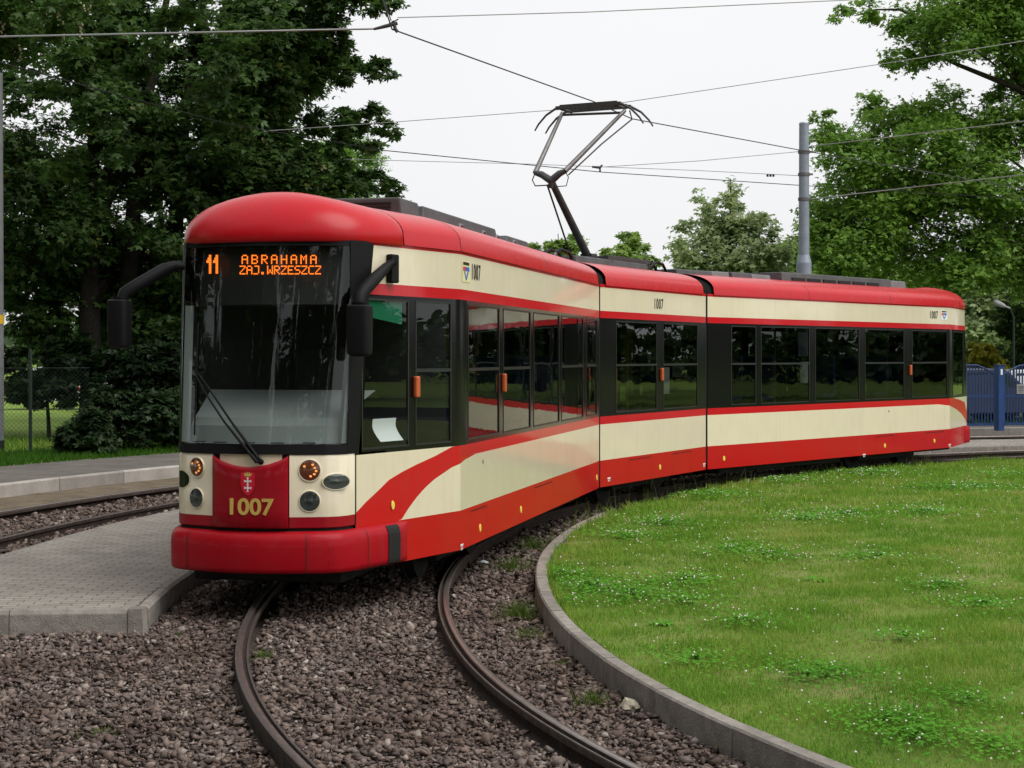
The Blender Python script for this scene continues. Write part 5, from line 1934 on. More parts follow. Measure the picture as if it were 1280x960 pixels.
def tree(name, label, cat, base, lobes, n_leaves, leaf, leaf_m, bark_m, trunk_r, seed, group=None, limbs=14, flat=.55, droop=.3, clump=.42, fork=.35, broad=.42, per=70, blossoms=0, stems=1, thick=1.0, extra=()):
    rs = np.random.default_rng(seed); rr = random.Random(seed)
    base = Vector(base)
    t = thing(name, label, cat, base, group)
    lob = [(x - base.x, y - base.y, z - base.z, r) for x, y, z, r in lobes]
    if lob and n_leaves:
        P, Nn, T, S = crown_leaves(lob, n_leaves, leaf, rs, flat, droop, clump, per)
        V, Fq = leaf_arrays(P, Nn, T, S, broad)
        np_mesh('crown', V, Fq, 4, leaf_m, t)
    if blossoms:
        k = rs.integers(0, len(P), blossoms)
        BP = P[k]
        V_, F_ = [], []
        for j, p in enumerate(BP):
            for q in range(9):
                c = p + np.array([rs.normal(0, .025), rs.normal(0, .025), -.03 * q])
                V_.append(bv * .028 * (1 - q * .06) + c); F_.append(bf + (j * 9 + q) * len(bv))
        np_mesh('blossom', np.concatenate(V_), np.concatenate(F_), 3, M['rob_blossom'], t)
    # trunk and limbs
    b = MB()
    top = max(z + r * .5 for x, y, z, r in lob)
    cx = sum(x * r for x, y, z, r in lob) / sum(r for *_, r in lob); cy = sum(y * r for x, y, z, r in lob) / sum(r for *_, r in lob)
    def trunk_at(f):
        w = .06 * math.sin(f * 5 + seed) * trunk_r * 6
        return Vector((cx * f ** 1.5 * .8 + w, cy * f ** 1.5 * .8 + w * .6, top * f))
    for s_ in range(stems):
        so = Vector((rr.uniform(-.5, .5), rr.uniform(-.5, .5), 0)) if stems > 1 else Vector((0, 0, 0))
        path = [trunk_at(i / 9) + so * (1 - .3 * i / 9) for i in range(10)]
        path[0].z -= .25
        rad_ = [trunk_r * (1.35 if i == 0 else 1.0 - .85 * (i / 9)) for i in range(10)]
        b.tube(path, [max(.012, q) for q in rad_], 10)
    targets = sorted(lob, key=lambda q: -q[3])[:limbs]
    for x, y, z, r in targets:
        f = min(.92, max(fork, (z - r * .9) / top * .85 - .05 * rr.random()))
        f = max(.12, min(f, z / top * .8))
        a = trunk_at(f)
        e = Vector((x, y, z)) + Vector((rr.uniform(-.3, .3), rr.uniform(-.3, .3), rr.uniform(-.2, .4))) * r
        L = (e - a).length
        m1 = a.lerp(e, .35) + Vector((rr.uniform(-.08, .08), rr.uniform(-.08, .08), .10)) * L
        m2 = a.lerp(e, .7) + Vector((rr.uniform(-.08, .08), rr.uniform(-.08, .08), .06)) * L
        r0 = trunk_r * (1 - .85 * f) * .55 * thick
        b.tube([a, m1, m2, e], [r0, r0 * .7, r0 * .45, r0 * .15], 7)
        for _ in range(5):                # twigs inside the lobe
            q0 = m1.lerp(e, rr.uniform(.3, 1))
            d_ = Vector((rr.gauss(0, 1), rr.gauss(0, 1), rr.gauss(.15, .8))).normalized()
            q1 = q0 + d_ * r * rr.uniform(.5, .95)
            b.tube([q0, q0.lerp(q1, .5) + Vector((0, 0, .05 * r)), q1], [r0 * .28, r0 * .18, r0 * .06], 5, cap=False)
    for pts_, d_, r_ in extra:             # limbs surveyed in the photo
        pp = [at(x, y, d_ + .25 * math.sin(i * 2.1)) - base for i, (x, y) in enumerate(pts_)]
        b.tube(pp, [r_ * (1 - .78 * i / (len(pp) - 1)) for i in range(len(pp))], 8)
    b.build('trunk', [bark_m], t, (0, 0, 0), smooth=50, weld=False)
    return t


def plobes(lst, d, spread, seed, back=1):
    """lobes surveyed in the photo (column, row, radius in px) at distance d; each with depth scatter, plus unseen lobes on the far side"""
    rr = random.Random(seed)
    out = []
    for x, y, r in lst:
        dd = d + rr.uniform(-spread, spread)
        p = at(x, y, dd)
        out.append((p.x, p.y, p.z, r * dd / F))
    for _ in range(1 if back else 0):
        for x, y, r in lst:
            if back < 1 and (r < 40 or x > 370): continue
            dd = d + spread * rr.uniform(.8, 2.2)
            p = at(x + rr.uniform(-30, 30), y + rr.uniform(-20, 20), d)
            out.append((p.x, dd, max(p.z, 1), r * d / F * rr.uniform(.8, 1.1)))
    return out


def jit_lobes(x0, x1, y0, y1, n_, r0, r1, seed):
    rr = random.Random(seed)
    return [(rr.uniform(x0, x1), rr.uniform(y0, y1), rr.uniform(r0, r1)) for _ in range(n_)]


GT = 'big dark maples beyond the path'
# maple whose ragged edge stands against the sky beside the pantograph
L1 = [(425, -5, 34), (395, -40, 50), (468, -2, 20), (484, 4, 11), (405, 40, 30), (432, 62, 18), (415, 80, 24), (455, 82, 18), (475, 88, 14), (489, 92, 8), (385, 85, 34), (440, 100, 14), (392, 150, 20), (430, 150, 20), (462, 150, 20), (480, 156, 15), (491, 164, 8), (440, 172, 22), (468, 182, 14), (415, 182, 22), (385, 205, 30), (432, 215, 22), (455, 228, 20), (475, 232, 16), (490, 238, 11), (420, 238, 22), (380, 240, 30),
      (355, 50, 44), (345, 120, 36), (350, 185, 36), (335, 225, 44), (315, 75, 44), (335, 10, 50), (300, 160, 42), (290, 230, 48), (440, -50, 40), (400, -100, 60), (340, -90, 70)]
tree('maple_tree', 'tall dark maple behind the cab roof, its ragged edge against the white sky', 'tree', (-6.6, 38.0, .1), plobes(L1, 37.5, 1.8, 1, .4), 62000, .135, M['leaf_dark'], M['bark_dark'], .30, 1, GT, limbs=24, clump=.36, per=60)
L2 = jit_lobes(150, 330, -60, 440, 34, 36, 62, 2)
L2b = [(170, 60, 44), (230, 20, 50), (290, 70, 46), (200, 150, 40), (260, 130, 38), (330, 30, 44), (310, 140, 36)]
L3b = [(30, 120, 44), (80, 70, 48), (130, 130, 44), (60, 200, 36), (110, 30, 46), (150, 190, 34)]
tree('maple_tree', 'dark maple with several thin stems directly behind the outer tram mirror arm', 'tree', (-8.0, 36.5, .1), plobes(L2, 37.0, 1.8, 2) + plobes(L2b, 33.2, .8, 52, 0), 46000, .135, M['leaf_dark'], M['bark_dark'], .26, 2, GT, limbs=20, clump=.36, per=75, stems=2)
L3 = jit_lobes(10, 180, -60, 400, 28, 36, 60, 3)
tree('maple_tree', 'dark maple behind the wire fence, thick trunk beside the green fence post', 'tree', (-8.9, 35.8, .1), plobes(L3, 36.2, 1.6, 3) + plobes(L3b, 32.6, .8, 53, 0), 39000, .135, M['leaf_dark'], M['bark_dark'], .28, 3, GT, limbs=16, clump=.36, per=75)
L4 = jit_lobes(-150, 30, -60, 420, 22, 40, 66, 4)
tree('maple_tree', 'dark maple rising behind the grey tram pole at the edge of the view', 'tree', (-13.0, 37.5, .1), plobes(L4, 36.5, 1.8, 4), 21000, .135, M['leaf_dark'], M['bark_dark'], .28, 4, GT, limbs=12, clump=.5, per=60)
L5 = jit_lobes(60, 420, 0, 420, 22, 44, 70, 5)
tree('maple_tree', 'dark maple deeper in the grove, seen only through gaps between the nearer maples', 'tree', (-8.0, 46.0, .1), plobes(L5, 46.0, 2.0, 5), 6000, .21, M['leaf_dark'], M['bark_dark'], .30, 5, GT, limbs=12, clump=.6, per=60)
# understory
GB = 'dark bushes under the maples'
for k, (x, y, r, d, lab) in enumerate(((100, 540, 30, 31.0, 'dark leafy bush leaning over the wire fence by the meadow'), (150, 525, 40, 32.2, 'dark bush in deep shade behind the outer mirror'),
                                       (205, 525, 42, 32.8, 'dark bush touching the tram front, nearest its windshield pillar'), (165, 470, 46, 35.0, 'tall dark shrub filling the shade under the maples'), (60, 470, 40, 35.2, 'dark shrub above the fence with sky gaps round it'), (225, 450, 40, 35.0, 'tall dark shrub just behind the tram windshield edge'))):
    rr = random.Random(60 + k)
    lst = [(x + rr.uniform(-r, r), y + rr.uniform(-r * .7, r * .6), r * rr.uniform(.4, .75)) for _ in range(8)]
    lob = plobes(lst, d, .35, 60 + k, 0)
    lob = [(a, b, max(c, .35), min(q, .75)) for a, b, c, q in lob]
    c = at(x, y, d)
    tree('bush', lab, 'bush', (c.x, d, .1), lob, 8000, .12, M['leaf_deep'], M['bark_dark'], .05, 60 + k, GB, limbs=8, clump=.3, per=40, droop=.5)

# robinia with hanging blossom reaching in from above
L6 = [(20, -20, 40), (70, -10, 36), (95, 25, 16), (40, 20, 26), (110, -30, 30), (0, 20, 30), (130, -20, 20), (-60, -20, 70), (-120, 40, 70), (-40, -90, 80)]
tree('robinia_tree', 'flowering robinia with pale hanging blossom at the upper corner of the view', 'tree', (-12.3, 27.5, .1), plobes(L6, 26.0, .7, 6), 9000, .11, M['leaf_rob'], M['bark_dark'], .24, 6, None, limbs=8, clump=.35, per=50, blossoms=46, droop=.8)

# ---- right side: big oak, branches showing
LO = [(1050, 270, 36), (1095, 262, 40), (1145, 235, 40), (1085, 205, 32), (1200, 215, 40), (1150, 320, 34), (1200, 345, 34), (1250, 310, 40), (1065, 315, 36), (1035, 170, 26), (1055, 190, 34), (1030, 148, 14), (1075, 235, 40), (1040, 250, 30), (1080, 300, 46), (1035, 305, 34), (1110, 165, 36), (1095, 135, 24), (1120, 215, 44), (1150, 140, 34), (1180, 130, 32), (1165, 180, 46), (1210, 170, 46),
      (1130, 280, 44), (1180, 250, 48), (1235, 230, 52), (1260, 160, 46), (1270, 280, 50), (1220, 300, 44), (1180, 325, 26), (1110, 330, 26), (1240, 345, 30), (1290, 340, 40), (1060, 335, 22),
      (1190, 40, 42), (1150, 60, 30), (1125, 72, 18), (1225, 20, 44), (1265, 50, 44), (1180, 5, 36), (1130, 20, 26), (1090, 12, 18), (1060, 8, 14), (1045, 22, 9), (1250, -10, 50), (1290, 100, 36), (1240, 110, 20), (1280, 10, 50),
      (1330, 60, 60), (1350, 160, 70), (1340, 260, 70), (1400, 100, 80), (1400, 220, 80), (1330, -40, 70), (1240, -60, 60)]
OAKX = [([(1330, 180), (1290, 118), (1245, 100), (1200, 82), (1172, 70), (1158, 58)], 48, .11), ([(1300, 140), (1275, 100), (1255, 78), (1236, 60), (1228, 35)], 48, .075), ([(1285, 115), (1265, 85), (1268, 60), (1250, 30)], 48.4, .055),
        ([(1330, 335), (1275, 316), (1228, 322), (1190, 303), (1158, 307)], 48, .06), ([(1240, 205), (1180, 198), (1130, 192), (1085, 182), (1060, 178)], 48, .05), ([(1172, 70), (1150, 62), (1130, 75)], 48, .06), ([(1150, 25), (1125, 12), (1095, 12), (1068, 20)], 48, .05)]
tree('oak_tree', 'broad green oak with exposed crooked limbs rising behind the tram tail', 'tree', (17.0, 49.5, .1), plobes(LO, 48.5, 2.2, 7, 0), 122000, .125, M['leaf_mid'], M['bark'], .42, 7, None, limbs=26, clump=.44, per=65, fork=.22, flat=.6, thick=.45, extra=OAKX)
# foliage behind the grey pole
LP_ = [(1000, 315, 20), (1020, 290, 22), (990, 330, 16), (1030, 330, 22), (1010, 345, 20), (1060, 345, 26), (980, 345, 14)]
tree('linden_tree', 'low pale green tree standing behind the grey wire pole', 'tree', (11.2, 62.0, .1), plobes(LP_, 61, 1.0, 8), 9000, .2, M['leaf_light'], M['bark'], .16, 8, None, limbs=8, clump=.5)
# young maple, pointed shoots against the sky
LY = [(914, 226, 5), (915, 236, 9), (905, 250, 14), (925, 252, 14), (872, 236, 4), (874, 250, 9), (885, 262, 16), (945, 268, 14), (958, 282, 14), (860, 282, 14), (848, 300, 11), (910, 275, 24), (935, 290, 22), (880, 292, 24), (905, 305, 28), (960, 305, 20), (975, 318, 14), (985, 300, 6), (855, 318, 16), (870, 330, 20), (905, 340, 26), (945, 330, 26), (980, 340, 16), (842, 305, 6), (890, 360, 30), (940, 365, 30)]
tree('young_maple', 'young maple with pointed leafy shoots against the sky above the middle car', 'tree', (6.75, 52.0, .1), plobes(LY, 52, .8, 9, 0) + plobes([(880, 320, 30), (925, 318, 32), (900, 285, 22), (950, 345, 30), (865, 345, 26), (930, 275, 16)], 52, .9, 90, 0), 11000, .15, M['leaf_young'], M['bark'], .12, 9, None, limbs=20, clump=.50, per=40, flat=.55, droop=.5, fork=.2)
LZ = [(785, 302, 11), (768, 315, 14), (800, 315, 16), (785, 325, 20), (815, 326, 10), (755, 322, 8), (785, 350, 26)]
tree('small_tree', 'pale green round tree top showing just beyond the pantograph foot', 'tree', (4.5, 64.0, .1), plobes(LZ, 64, .6, 10), 3600, .2, M['leaf_light'], M['bark'], .12, 10, None, limbs=6, clump=.4)
LZ2 = [(700, 305, 8), (690, 314, 9), (712, 314, 8), (680, 320, 6), (702, 330, 18)]
tree('small_tree', 'small light green tree top between roof case and pantograph arm', 'tree', (1.95, 66.0, .1), plobes(LZ2, 66, .5, 11), 2500, .2, M['leaf_light'], M['bark'], .1, 11, None, limbs=5, clump=.35)
# behind the blue fence
def blob_tree(name, label, cat, x, d, lst, n_, leaf, m_, seed, tr=.1, cl=.4):
    tree(name, label, cat, ((x - 640) / F * d, d + .3, .1), plobes(lst, d, .5, seed), n_, leaf, m_, M['bark'], tr, seed, None, limbs=6, clump=cl)


blob_tree('golden_shrub', 'golden yellow shrub trimmed round behind the blue fence', 'shrub', 1235, 50, [(1228, 440, 16), (1245, 444, 16), (1236, 452, 18), (1222, 455, 14), (1250, 458, 14), (1238, 475, 18)], 5000, .12, M['leaf_yellow'], 21, .06, .3)
blob_tree('dark_conifer', 'dense dark green shrub next to the golden one behind the blue fence', 'shrub', 1275, 51, [(1262, 395, 18), (1280, 380, 22), (1300, 400, 26), (1272, 420, 22), (1290, 440, 26), (1265, 445, 14)], 7000, .12, M['leaf_dark'], 22, .08, .3)
for k, (x, y) in enumerate(((1200, 480), (1232, 484), (1262, 478), (1300, 480))):
    blob_tree('hedge_bush', ('clipped dark hedge bush behind the dark blue car, nearest the tram tail', 'clipped dark hedge bush below the golden shrub', 'clipped dark hedge bush behind the notice plate', 'clipped dark hedge bush farthest from the tram, behind the gate')[k], 'bush', x, 53 + k * .2, [(x + dx, y + dy, 17) for dx, dy in ((-14, 10), (0, -8), (14, 8), (2, 22), (-12, -10), (12, -12))], 3600, .12, M['leaf_deep'], 31 + k, .05, .3)
blob_tree('birch_tree', 'soft grey green tree far behind the street lamps', 'tree', 1225, 74, [(1215, 350, 26), (1240, 375, 26), (1210, 395, 24), (1235, 410, 26), (1265, 360, 30), (1220, 430, 20), (1255, 330, 24), (1290, 390, 30)], 11000, .22, M['leaf_young'], 23, .14, .6)
blob_tree('poplar_tree', 'pale yellow green tree in a gap under the oak crown', 'tree', 1125, 80, [(1120, 345, 18), (1140, 350, 18), (1105, 360, 16), (1160, 355, 22), (1130, 375, 24)], 6000, .24, M['leaf_light'], 24, .14, .6)


# wooded surroundings seen in the tram's glass and as the far backdrop: copies of trees above
def copy_tree(src, loc, rz, sc, label):
    c = src.copy(); COL.objects.link(c); c.location = loc; c.rotation_euler = (0, 0, rz); c.scale = (sc, sc, sc)
    c['label'] = label; c['group'] = 'trees of the park round the loop'
    for ch in list(src.children):
        d = ch.copy(); COL.objects.link(d); d.parent = c
    return c


oak = bpy.data.objects['oak_tree']; mapl = bpy.data.objects['maple_tree.001']
park = [(oak, (27, 54, 0), 2.1, 1.0), (mapl, (36, 44, 0), 1.2, 1.1), (oak, (44, 50, 0), 4.0, 1.1), (mapl, (52, 36, 0), .4, 1.1), (mapl, (31, 66, 0), 3.3, 1.2), (oak, (56, 60, 0), 5.2, 1.2),
        (mapl, (-13, -8, 0), 2.2, 1.6), (oak, (-30, -12, 0), 1.0, 1.3), (mapl, (-6, -13, 0), 4.1, 1.6), (mapl, (-19, 0, 0), 5.0, 1.6), (mapl, (1, -17, 0), 0.6, 1.6), (mapl, (-15, -18, 0), 3.1, 1.7), (mapl, (-25, -8, 0), 1.4, 1.6),
        (mapl, (-17, 7, 0), 2.9, 1.4), (mapl, (-18, 14, 0), 0.2, 1.4), (mapl, (-19.5, 21, 0), 4.6, 1.3), (mapl, (9, -20, 0), 5.6, 1.5), (oak, (-6, 70, 0), .5, .75), (mapl, (-19, 27, 0), 3.9, 1.0)]
for k, (s_, loc, rz, sc) in enumerate(park):
    copy_tree(s_, loc, rz, sc, 'park tree standing round the tram loop, beyond the framed view')

# ================================================================== POLES, WIRES
POLE = Vector((.1738 * 34.6, 34.6, 0))
t = thing('tram_pole', 'tall pale grey steel wire pole rising behind the last tram car', 'pole', POLE)
b = MB()
ztop = EYE + 290 * POLE.y / F
zst = EYE + 120 * POLE.y / F
b.tube([(0, 0, -.2), (0, 0, zst - .06)], .155, 24)
b.tube([(0, 0, zst - .06), (0, 0, zst + .10)], [.155, .112], 24)
b.tube([(0, 0, zst + .10), (0, 0, ztop)], [.112, .100], 24)
b.build('shaft', [M['steel']], t, smooth=50)
for y in (190, 218, 249):
    z = EYE + (HY - y) * POLE.y / F
    b = MB(); b.tube([(0, 0, z - .03), (0, 0, z + .03)], .125, 20); b.box((.13, -.02, z), .05, .015, .02)
    b.build('clamp', [M['arm_pale']], t, smooth=50)
b = MB(); b.tube([(0, 0, ztop), (0, 0, ztop + .03)], [.108, .09], 20)
b.build('cap', [M['steel']], t, smooth=50)

pl = gp(-4, 566, .1)
t = thing('tram_pole', 'grey steel wire pole with yellow band and black foot at the edge of the view', 'pole', pl)
b = MB(); b.tube([(0, 0, .24), (0, 0, 7.4)], [.135, .11], 24); b.build('shaft', [M['grey_pale']], t, smooth=50)
b = MB(); b.tube([(0, 0, -.2), (0, 0, .24)], .142, 24); b.build('foot', [M['rubber']], t, smooth=50)
zb = EYE + (HY - 406) * pl.y / F
b = MB(); b.tube([(0, 0, zb - .085), (0, 0, zb + .085)], .137, 24); b.build('band', [M['yellow']], t, smooth=50)
zb = EYE + (HY - 433) * pl.y / F
text_mesh('pole_number', '9', .14, M['print'], t, pl, pl + Vector((.075, -.118, zb)), Vector((.85, .53, 0)), UPV, Vector((.53, -.85, 0)), sx=.9, extrude=.001)


def wire(name, pts, r, m_, label, cat, group=None, sag=0.0):
    pts = [Vector(p) for p in pts]
    out = []
    for a, c in zip(pts[:-1], pts[1:]):
        for k in range(6):
            t_ = k / 6
            q = a.lerp(c, t_); q.z -= sag * 4 * t_ * (1 - t_)
            out.append(q)
    out.append(pts[-1])
    b = MB(); b.tube(out, r, 6)
    o = b.build(name, [m_], None, pts[0], smooth=60)
    tag(o, label, cat, group)


GW_ = 'overhead wires of the tram loop'
INS = at(490, 32, 18.6)
wire('contact_wire', [(-1.0, 6.0, 5.75), (-1.30, 13.0, 5.62), INS + Vector((0, 0, -.04)), at(742, 127, 24.0), at(790, 148.5, 25.3), at(1002, 188, 29.9), at(1280, 236, 35.5), at(1500, 270, 40)], .0085, M['wire'], 'dark contact wire touched by the pantograph, following the tram track', 'wire', GW_)
wire('contact_wire', [at(-120, 40, 18.5), at(0, 78, 20.6), at(160, 122, 24.3), at(285, 155, 27.3), at(480, 188, 29.6), at(750, 215, 33.2), at(1005, 232, 35.8), at(1300, 250, 40)], .0085, M['black'], 'dark contact wire of the outer track passing behind the pantograph knee', 'wire', GW_)
wire('span_wire', [at(-60, 47, 19.0), at(250, 40.5, 18.8), at(468, 36, 18.6)], .011, M['rope'], 'pale span rope across the dark maples to the wire bracket', 'wire', GW_)
wire('span_wire', [at(497, 22, 18.6), at(735, 15, 19.5), at(1060, 0, 21.0), at(1300, -12, 22)], .0065, M['rope'], 'thin span rope along the top of the sky', 'wire', GW_)
wire('bracket_wire', [at(470, -30, 18.6), at(489, 26, 18.6)], .007, M['wire'], 'short dark hanger wire above the bracket by the maple edge', 'wire', GW_)
wire('span_wire', [at(330, 164, 30), at(500, 152, 29), at(740, 134, 27.5), at(1115, 78, 26), at(1300, 48, 25.5)], .006, M['rope'], 'long rising span rope passing just above the pantograph head', 'wire', GW_)
wire('span_wire', [at(748, 209, 33.2), at(875, 201, 33.8), Vector((POLE.x - .11, POLE.y, EYE + (HY - 189.5) * POLE.y / F))], .008, M['rope'], 'span rope from the small wire bracket up to the grey pole', 'wire', GW_)
wire('span_wire', [at(430, 199, 36), at(660, 205, 35.6), at(870, 213, 35), Vector((POLE.x - .11, POLE.y, EYE + (HY - 219.5) * POLE.y / F))], .007, M['rope'], 'thin feeder rope ending at the middle clamp of the grey pole', 'wire', GW_)
wire('span_wire', [Vector((POLE.x + .12, POLE.y, EYE + (HY - 183) * POLE.y / F)), at(1150, 167, 31), at(1300, 149, 28)], .0095, M['rope'], 'span rope from the grey pole across the oak, upper of two', 'wire', GW_)
wire('span_wire', [Vector((POLE.x + .12, POLE.y, EYE + (HY - 249) * POLE.y / F)), at(1150, 233, 31), at(1300, 216, 28)], .0095, M['rope'], 'span rope from the grey pole across the oak, lower of two', 'wire', GW_)

b = MB()
I0, I1 = at(467, 36.5, 18.6), at(497, 29, 18.6)
b.tube([I0, I0.lerp(I1, .5), I1], [.014, .022, .02], 8)
b.tube([at(492, 26, 18.6), at(494, 36, 18.6), at(497, 40, 18.6)], .02, 8)
b.tube([at(480, 33, 18.62), at(498, 24, 18.62)], .008, 6)
o = b.build('wire_bracket', [M['arm']], None, INS, smooth=50)
tag(o, 'dark pull-off bracket with clamp at the end of the pale span rope', 'bracket')
b = MB()
b.tube([at(740, 208.5, 33.2), at(750, 209.5, 33.2), at(753, 206, 33.2)], [.02, .03, .015], 8)
b.tube([at(750, 209, 33.2), at(750, 214.5, 33.2)], .018, 8)
o = b.build('wire_bracket', [M['arm']], None, at(748, 210, 33.2), smooth=50)
tag(o, 'small dark bracket holding the outer contact wire against the sky', 'bracket')
b = MB()
q0 = Vector((POLE.x - .35, POLE.y, EYE + (HY - 219.3) * POLE.y / F))
for k in range(3): b.tube([q0 + Vector((-.42 + k * .06, 0, 0)), q0 + Vector((-.38 + k * .06, 0, 0))], .028, 8)
o = b.build('wire_insulator', [M['rubber']], None, q0, smooth=50)
tag(o, 'small black insulator on the feeder rope beside the grey pole', 'insulator')

# ================================================================== WIRE MESH FENCE
F0, F1 = gp(-60, 572, .1), gp(112, 567, .1)
def fence_pt(t_): return F0.lerp(F1, t_)
t = thing('mesh_fence', 'dark green wire mesh fence with thin posts before the meadow', 'fence', fence_pt(.1))
b = MB()
L = (F1 - F0).length
al = (F1 - F0).normalized()
H = 1.62
step = .085
nn = int(L / step)
for k in range(-int(H / step), nn):
    for sgn in (1, -1):
        s0 = k * step
        a_, z0_ = s0, 0.0
        e_, z1_ = s0 + H, H
        if a_ < 0: z0_ = -a_; a_ = 0
        if e_ > L: z1_ -= e_ - L; e_ = L
        if e_ <= a_: continue
        if sgn < 0: z0_, z1_ = H - z0_, H - z1_
        b.tube([F0 + al * a_ + UPV * z0_, F0 + al * e_ + UPV * z1_], .0022, 3, cap=False)
for z in (.03, .85, H): b.tube([F0 + UPV * z, F1 + UPV * z], .004, 5)
b.build('wire_mesh', [M['fence_green']], t, fence_pt(.1))
for x in (38, -50):
    c = gp(x, 568.5, .1)
    b = MB(); b.tube([c + UPV * -.2, c + UPV * 1.95], .033, 10); b.tube([c + UPV * 1.95, c + UPV * 1.97], [.036, .01], 10)
    b.build('post', [M['fence_green']], t, fence_pt(.1), smooth=50)

# ================================================================== BLUE FENCE AND GATE
FB = at(1249, 538, 41.5); FB.z = .1
fd = Vector((.93, .37, 0)).normalized()          # the fence runs along the outer side of the loop
fn = Vector((fd.y, -fd.x, 0))


def blue_panel(s0, s1, label, notch, gate):
    base = FB + fd * ((s0 + s1) / 2)
    t_ = thing('steel_gate' if gate else 'steel_fence', label, 'gate' if gate else 'fence', base)
    b = MB()
    n_ = int(abs(s1 - s0) / .09)
    def topz(s):
        return 1.62 - (.22 * max(0, 1 - abs(s - notch) / .55) ** 1.5)
    for i in range(n_ + 1):
        s = s0 + (s1 - s0) * i / n_
        b.box(FB + fd * s + UPV * (.12 + topz(s)) * .5, .0125, .0125, (topz(s) - .12) / 2, (fd, fn, UPV))
    b.build('bars', [M['blue_steel']], t_, base)
    b = MB()
    for z in (.16, .85):
        b.box(FB + fd * (s0 + s1) / 2 + UPV * z, abs(s1 - s0) / 2, .022, .03, (fd, fn, UPV))
    pts = [FB + fd * (s0 + (s1 - s0) * k / 14) + UPV * (topz(s0 + (s1 - s0) * k / 14)) for k in range(15)]
    b.tube(pts, .022, 6)
    b.build('rail', [M['blue_steel']], t_, base)
    return t_


blue_panel(-3.6, -.16, 'blue steel bar fence panel reaching from the tram tail to the blue gate post', -.16, False)
blue_panel(.16, 3.4, 'blue steel bar gate with curved top, notice plate on its bars', .16, True)
t = thing('gate_post', 'thick square blue steel post between blue fence panel and gate', 'post', FB)
b = MB(); b.box(UPV * .80, .09, .09, .80, (fd, fn, UPV)); b.build('shaft', [M['blue_post']], t, bevel=.01)
b = MB(); b.box(UPV * 1.615, .102, .102, .015, (fd, fn, UPV)); b.build('cap', [M['blue_steel']], t, bevel=.005)
b = MB(); b.box(UPV * 1.45 + fn * .094, .028, .004, .07, (fd, fn, UPV)); b.build('sticker', [M['white_p']], t)
c = FB + fd * .62
t = thing('notice_plate', 'small pale square notice plate wired to the blue gate', 'sign', c + UPV * 1.02)
b = MB(); b.box(fn * .035, .12, .006, .12, (fd, fn, UPV)); b.build('plate', [M['sign_grey']], t, bevel=.004)
b = MB()
for k, (w, z) in enumerate(((.08, .07), (.09, .04), (.07, .01), (.09, -.03), (.06, -.07))): b.box(fn * .0425 + UPV * z, w, .001, .008, (fd, fn, UPV))
b.build('print', [M['grey_roof']], t)
b = MB()
for s in (-3.3, 3.5):
    pass
# ================================================================== PARKED CARS (behind fences)
def car(name, label, c, yaw, paint, stripe=None, L=4.3, Hh=1.5):
    t_ = thing(name, label, 'van' if Hh > 1.7 else 'car', c)
    ca, sa2 = math.cos(yaw), math.sin(yaw)
    X = Vector((ca, sa2, 0)); Y = Vector((-sa2, ca, 0))
    def P(x, y, z): return X * x * L / 2 + Y * y + UPV * z * Hh
    if Hh > 1.7:
        profc = [(-1, .16), (-1, .55), (-.98, .93), (-.9, 1.0), (.5, 1.0), (.62, .95), (.80, .62), (.98, .52), (1, .3), (.98, .16)]
    else:
        profc = [(-1, .2), (-.99, .52), (-.93, .62), (-.62, .95), (-.45, 1.0), (.10, 1.0), (.22, .95), (.50, .64), (.93, .54), (1, .42), (.99, .2)]
    b = MB()
    W = .84
    rows = []
    for y_, k in ((-W, .97), (-W * .97, 1.0), (W * .97, 1.0), (W, .97)):
        rows.append([P(x * (1 if abs(y_) < W else .995), y_ * (1 if z < .62 else .86), .16 + (z - .16) * k) for x, z in profc])
    b.grid(rows, 0)
    for r_ in (rows[0], rows[-1]): b.face(r_, 0)
    body = b.build('body', [paint], t_, smooth=35)
    b = MB()
    for sg in (-1, 1):
        if Hh > 1.7:
            w_ = [(.12, .64), (.68, .64), (.56, .92), (.12, .92)]
            b.face([P(x, sg * W * .93 if z > .7 else sg * (W + .004), z) + Y * sg * .006 for x, z in w_], 0, Y * sg)
        else:
            for w_ in ([(-.58, .66), (-.14, .66), (-.14, .93), (-.44, .93)], [(-.10, .66), (.40, .66), (.16, .93), (-.10, .93)]):
                b.face([P(x, sg * (W * .875), z) + Y * sg * .006 for x, z in w_], 0, Y * sg)
    b.face([P(.52 if Hh < 1.7 else .80, -.66, .66), P(.52 if Hh < 1.7 else .80, .66, .66), P(.24 if Hh < 1.7 else .63, .6, .93), P(.24 if Hh < 1.7 else .63, -.6, .93)], 0, X)
    b.build('car_window', [M['car_glass']], t_)
    for x in (-.62, .62):
        for sg in (-1, 1):
            b = MB(); c_ = P(x, sg * (W - .12), 0) + UPV * .31
            b.tube([c_ - Y * sg * .1, c_ + Y * sg * .125], .31, 20)
            w_ = b.build('wheel', [M['rubber']], t_, smooth=40)
            b = MB(); b.tube([c_ + Y * sg * .125, c_ + Y * sg * .132], .19, 14); b.build('rim', [M['grey_pale']], w_, smooth=40)
    if stripe:
        b = MB()
        for sg in (-1, 1):
            b.face([P(-.98, sg * (W + .006), .34), P(.96, sg * (W + .006), .34), P(.96, sg * (W + .006), .44), P(-.98, sg * (W + .006), .44)], 0, Y * sg)
        b.build('stripe', [stripe], t_)
    for sg in (-1, 1):
        b = MB(); b.box(P(-1.0, sg * .62, .5), .02, .1, .07, (X, Y, UPV)); b.build('tail_light', [M['red_p']], t_, bevel=.01)
    return t_


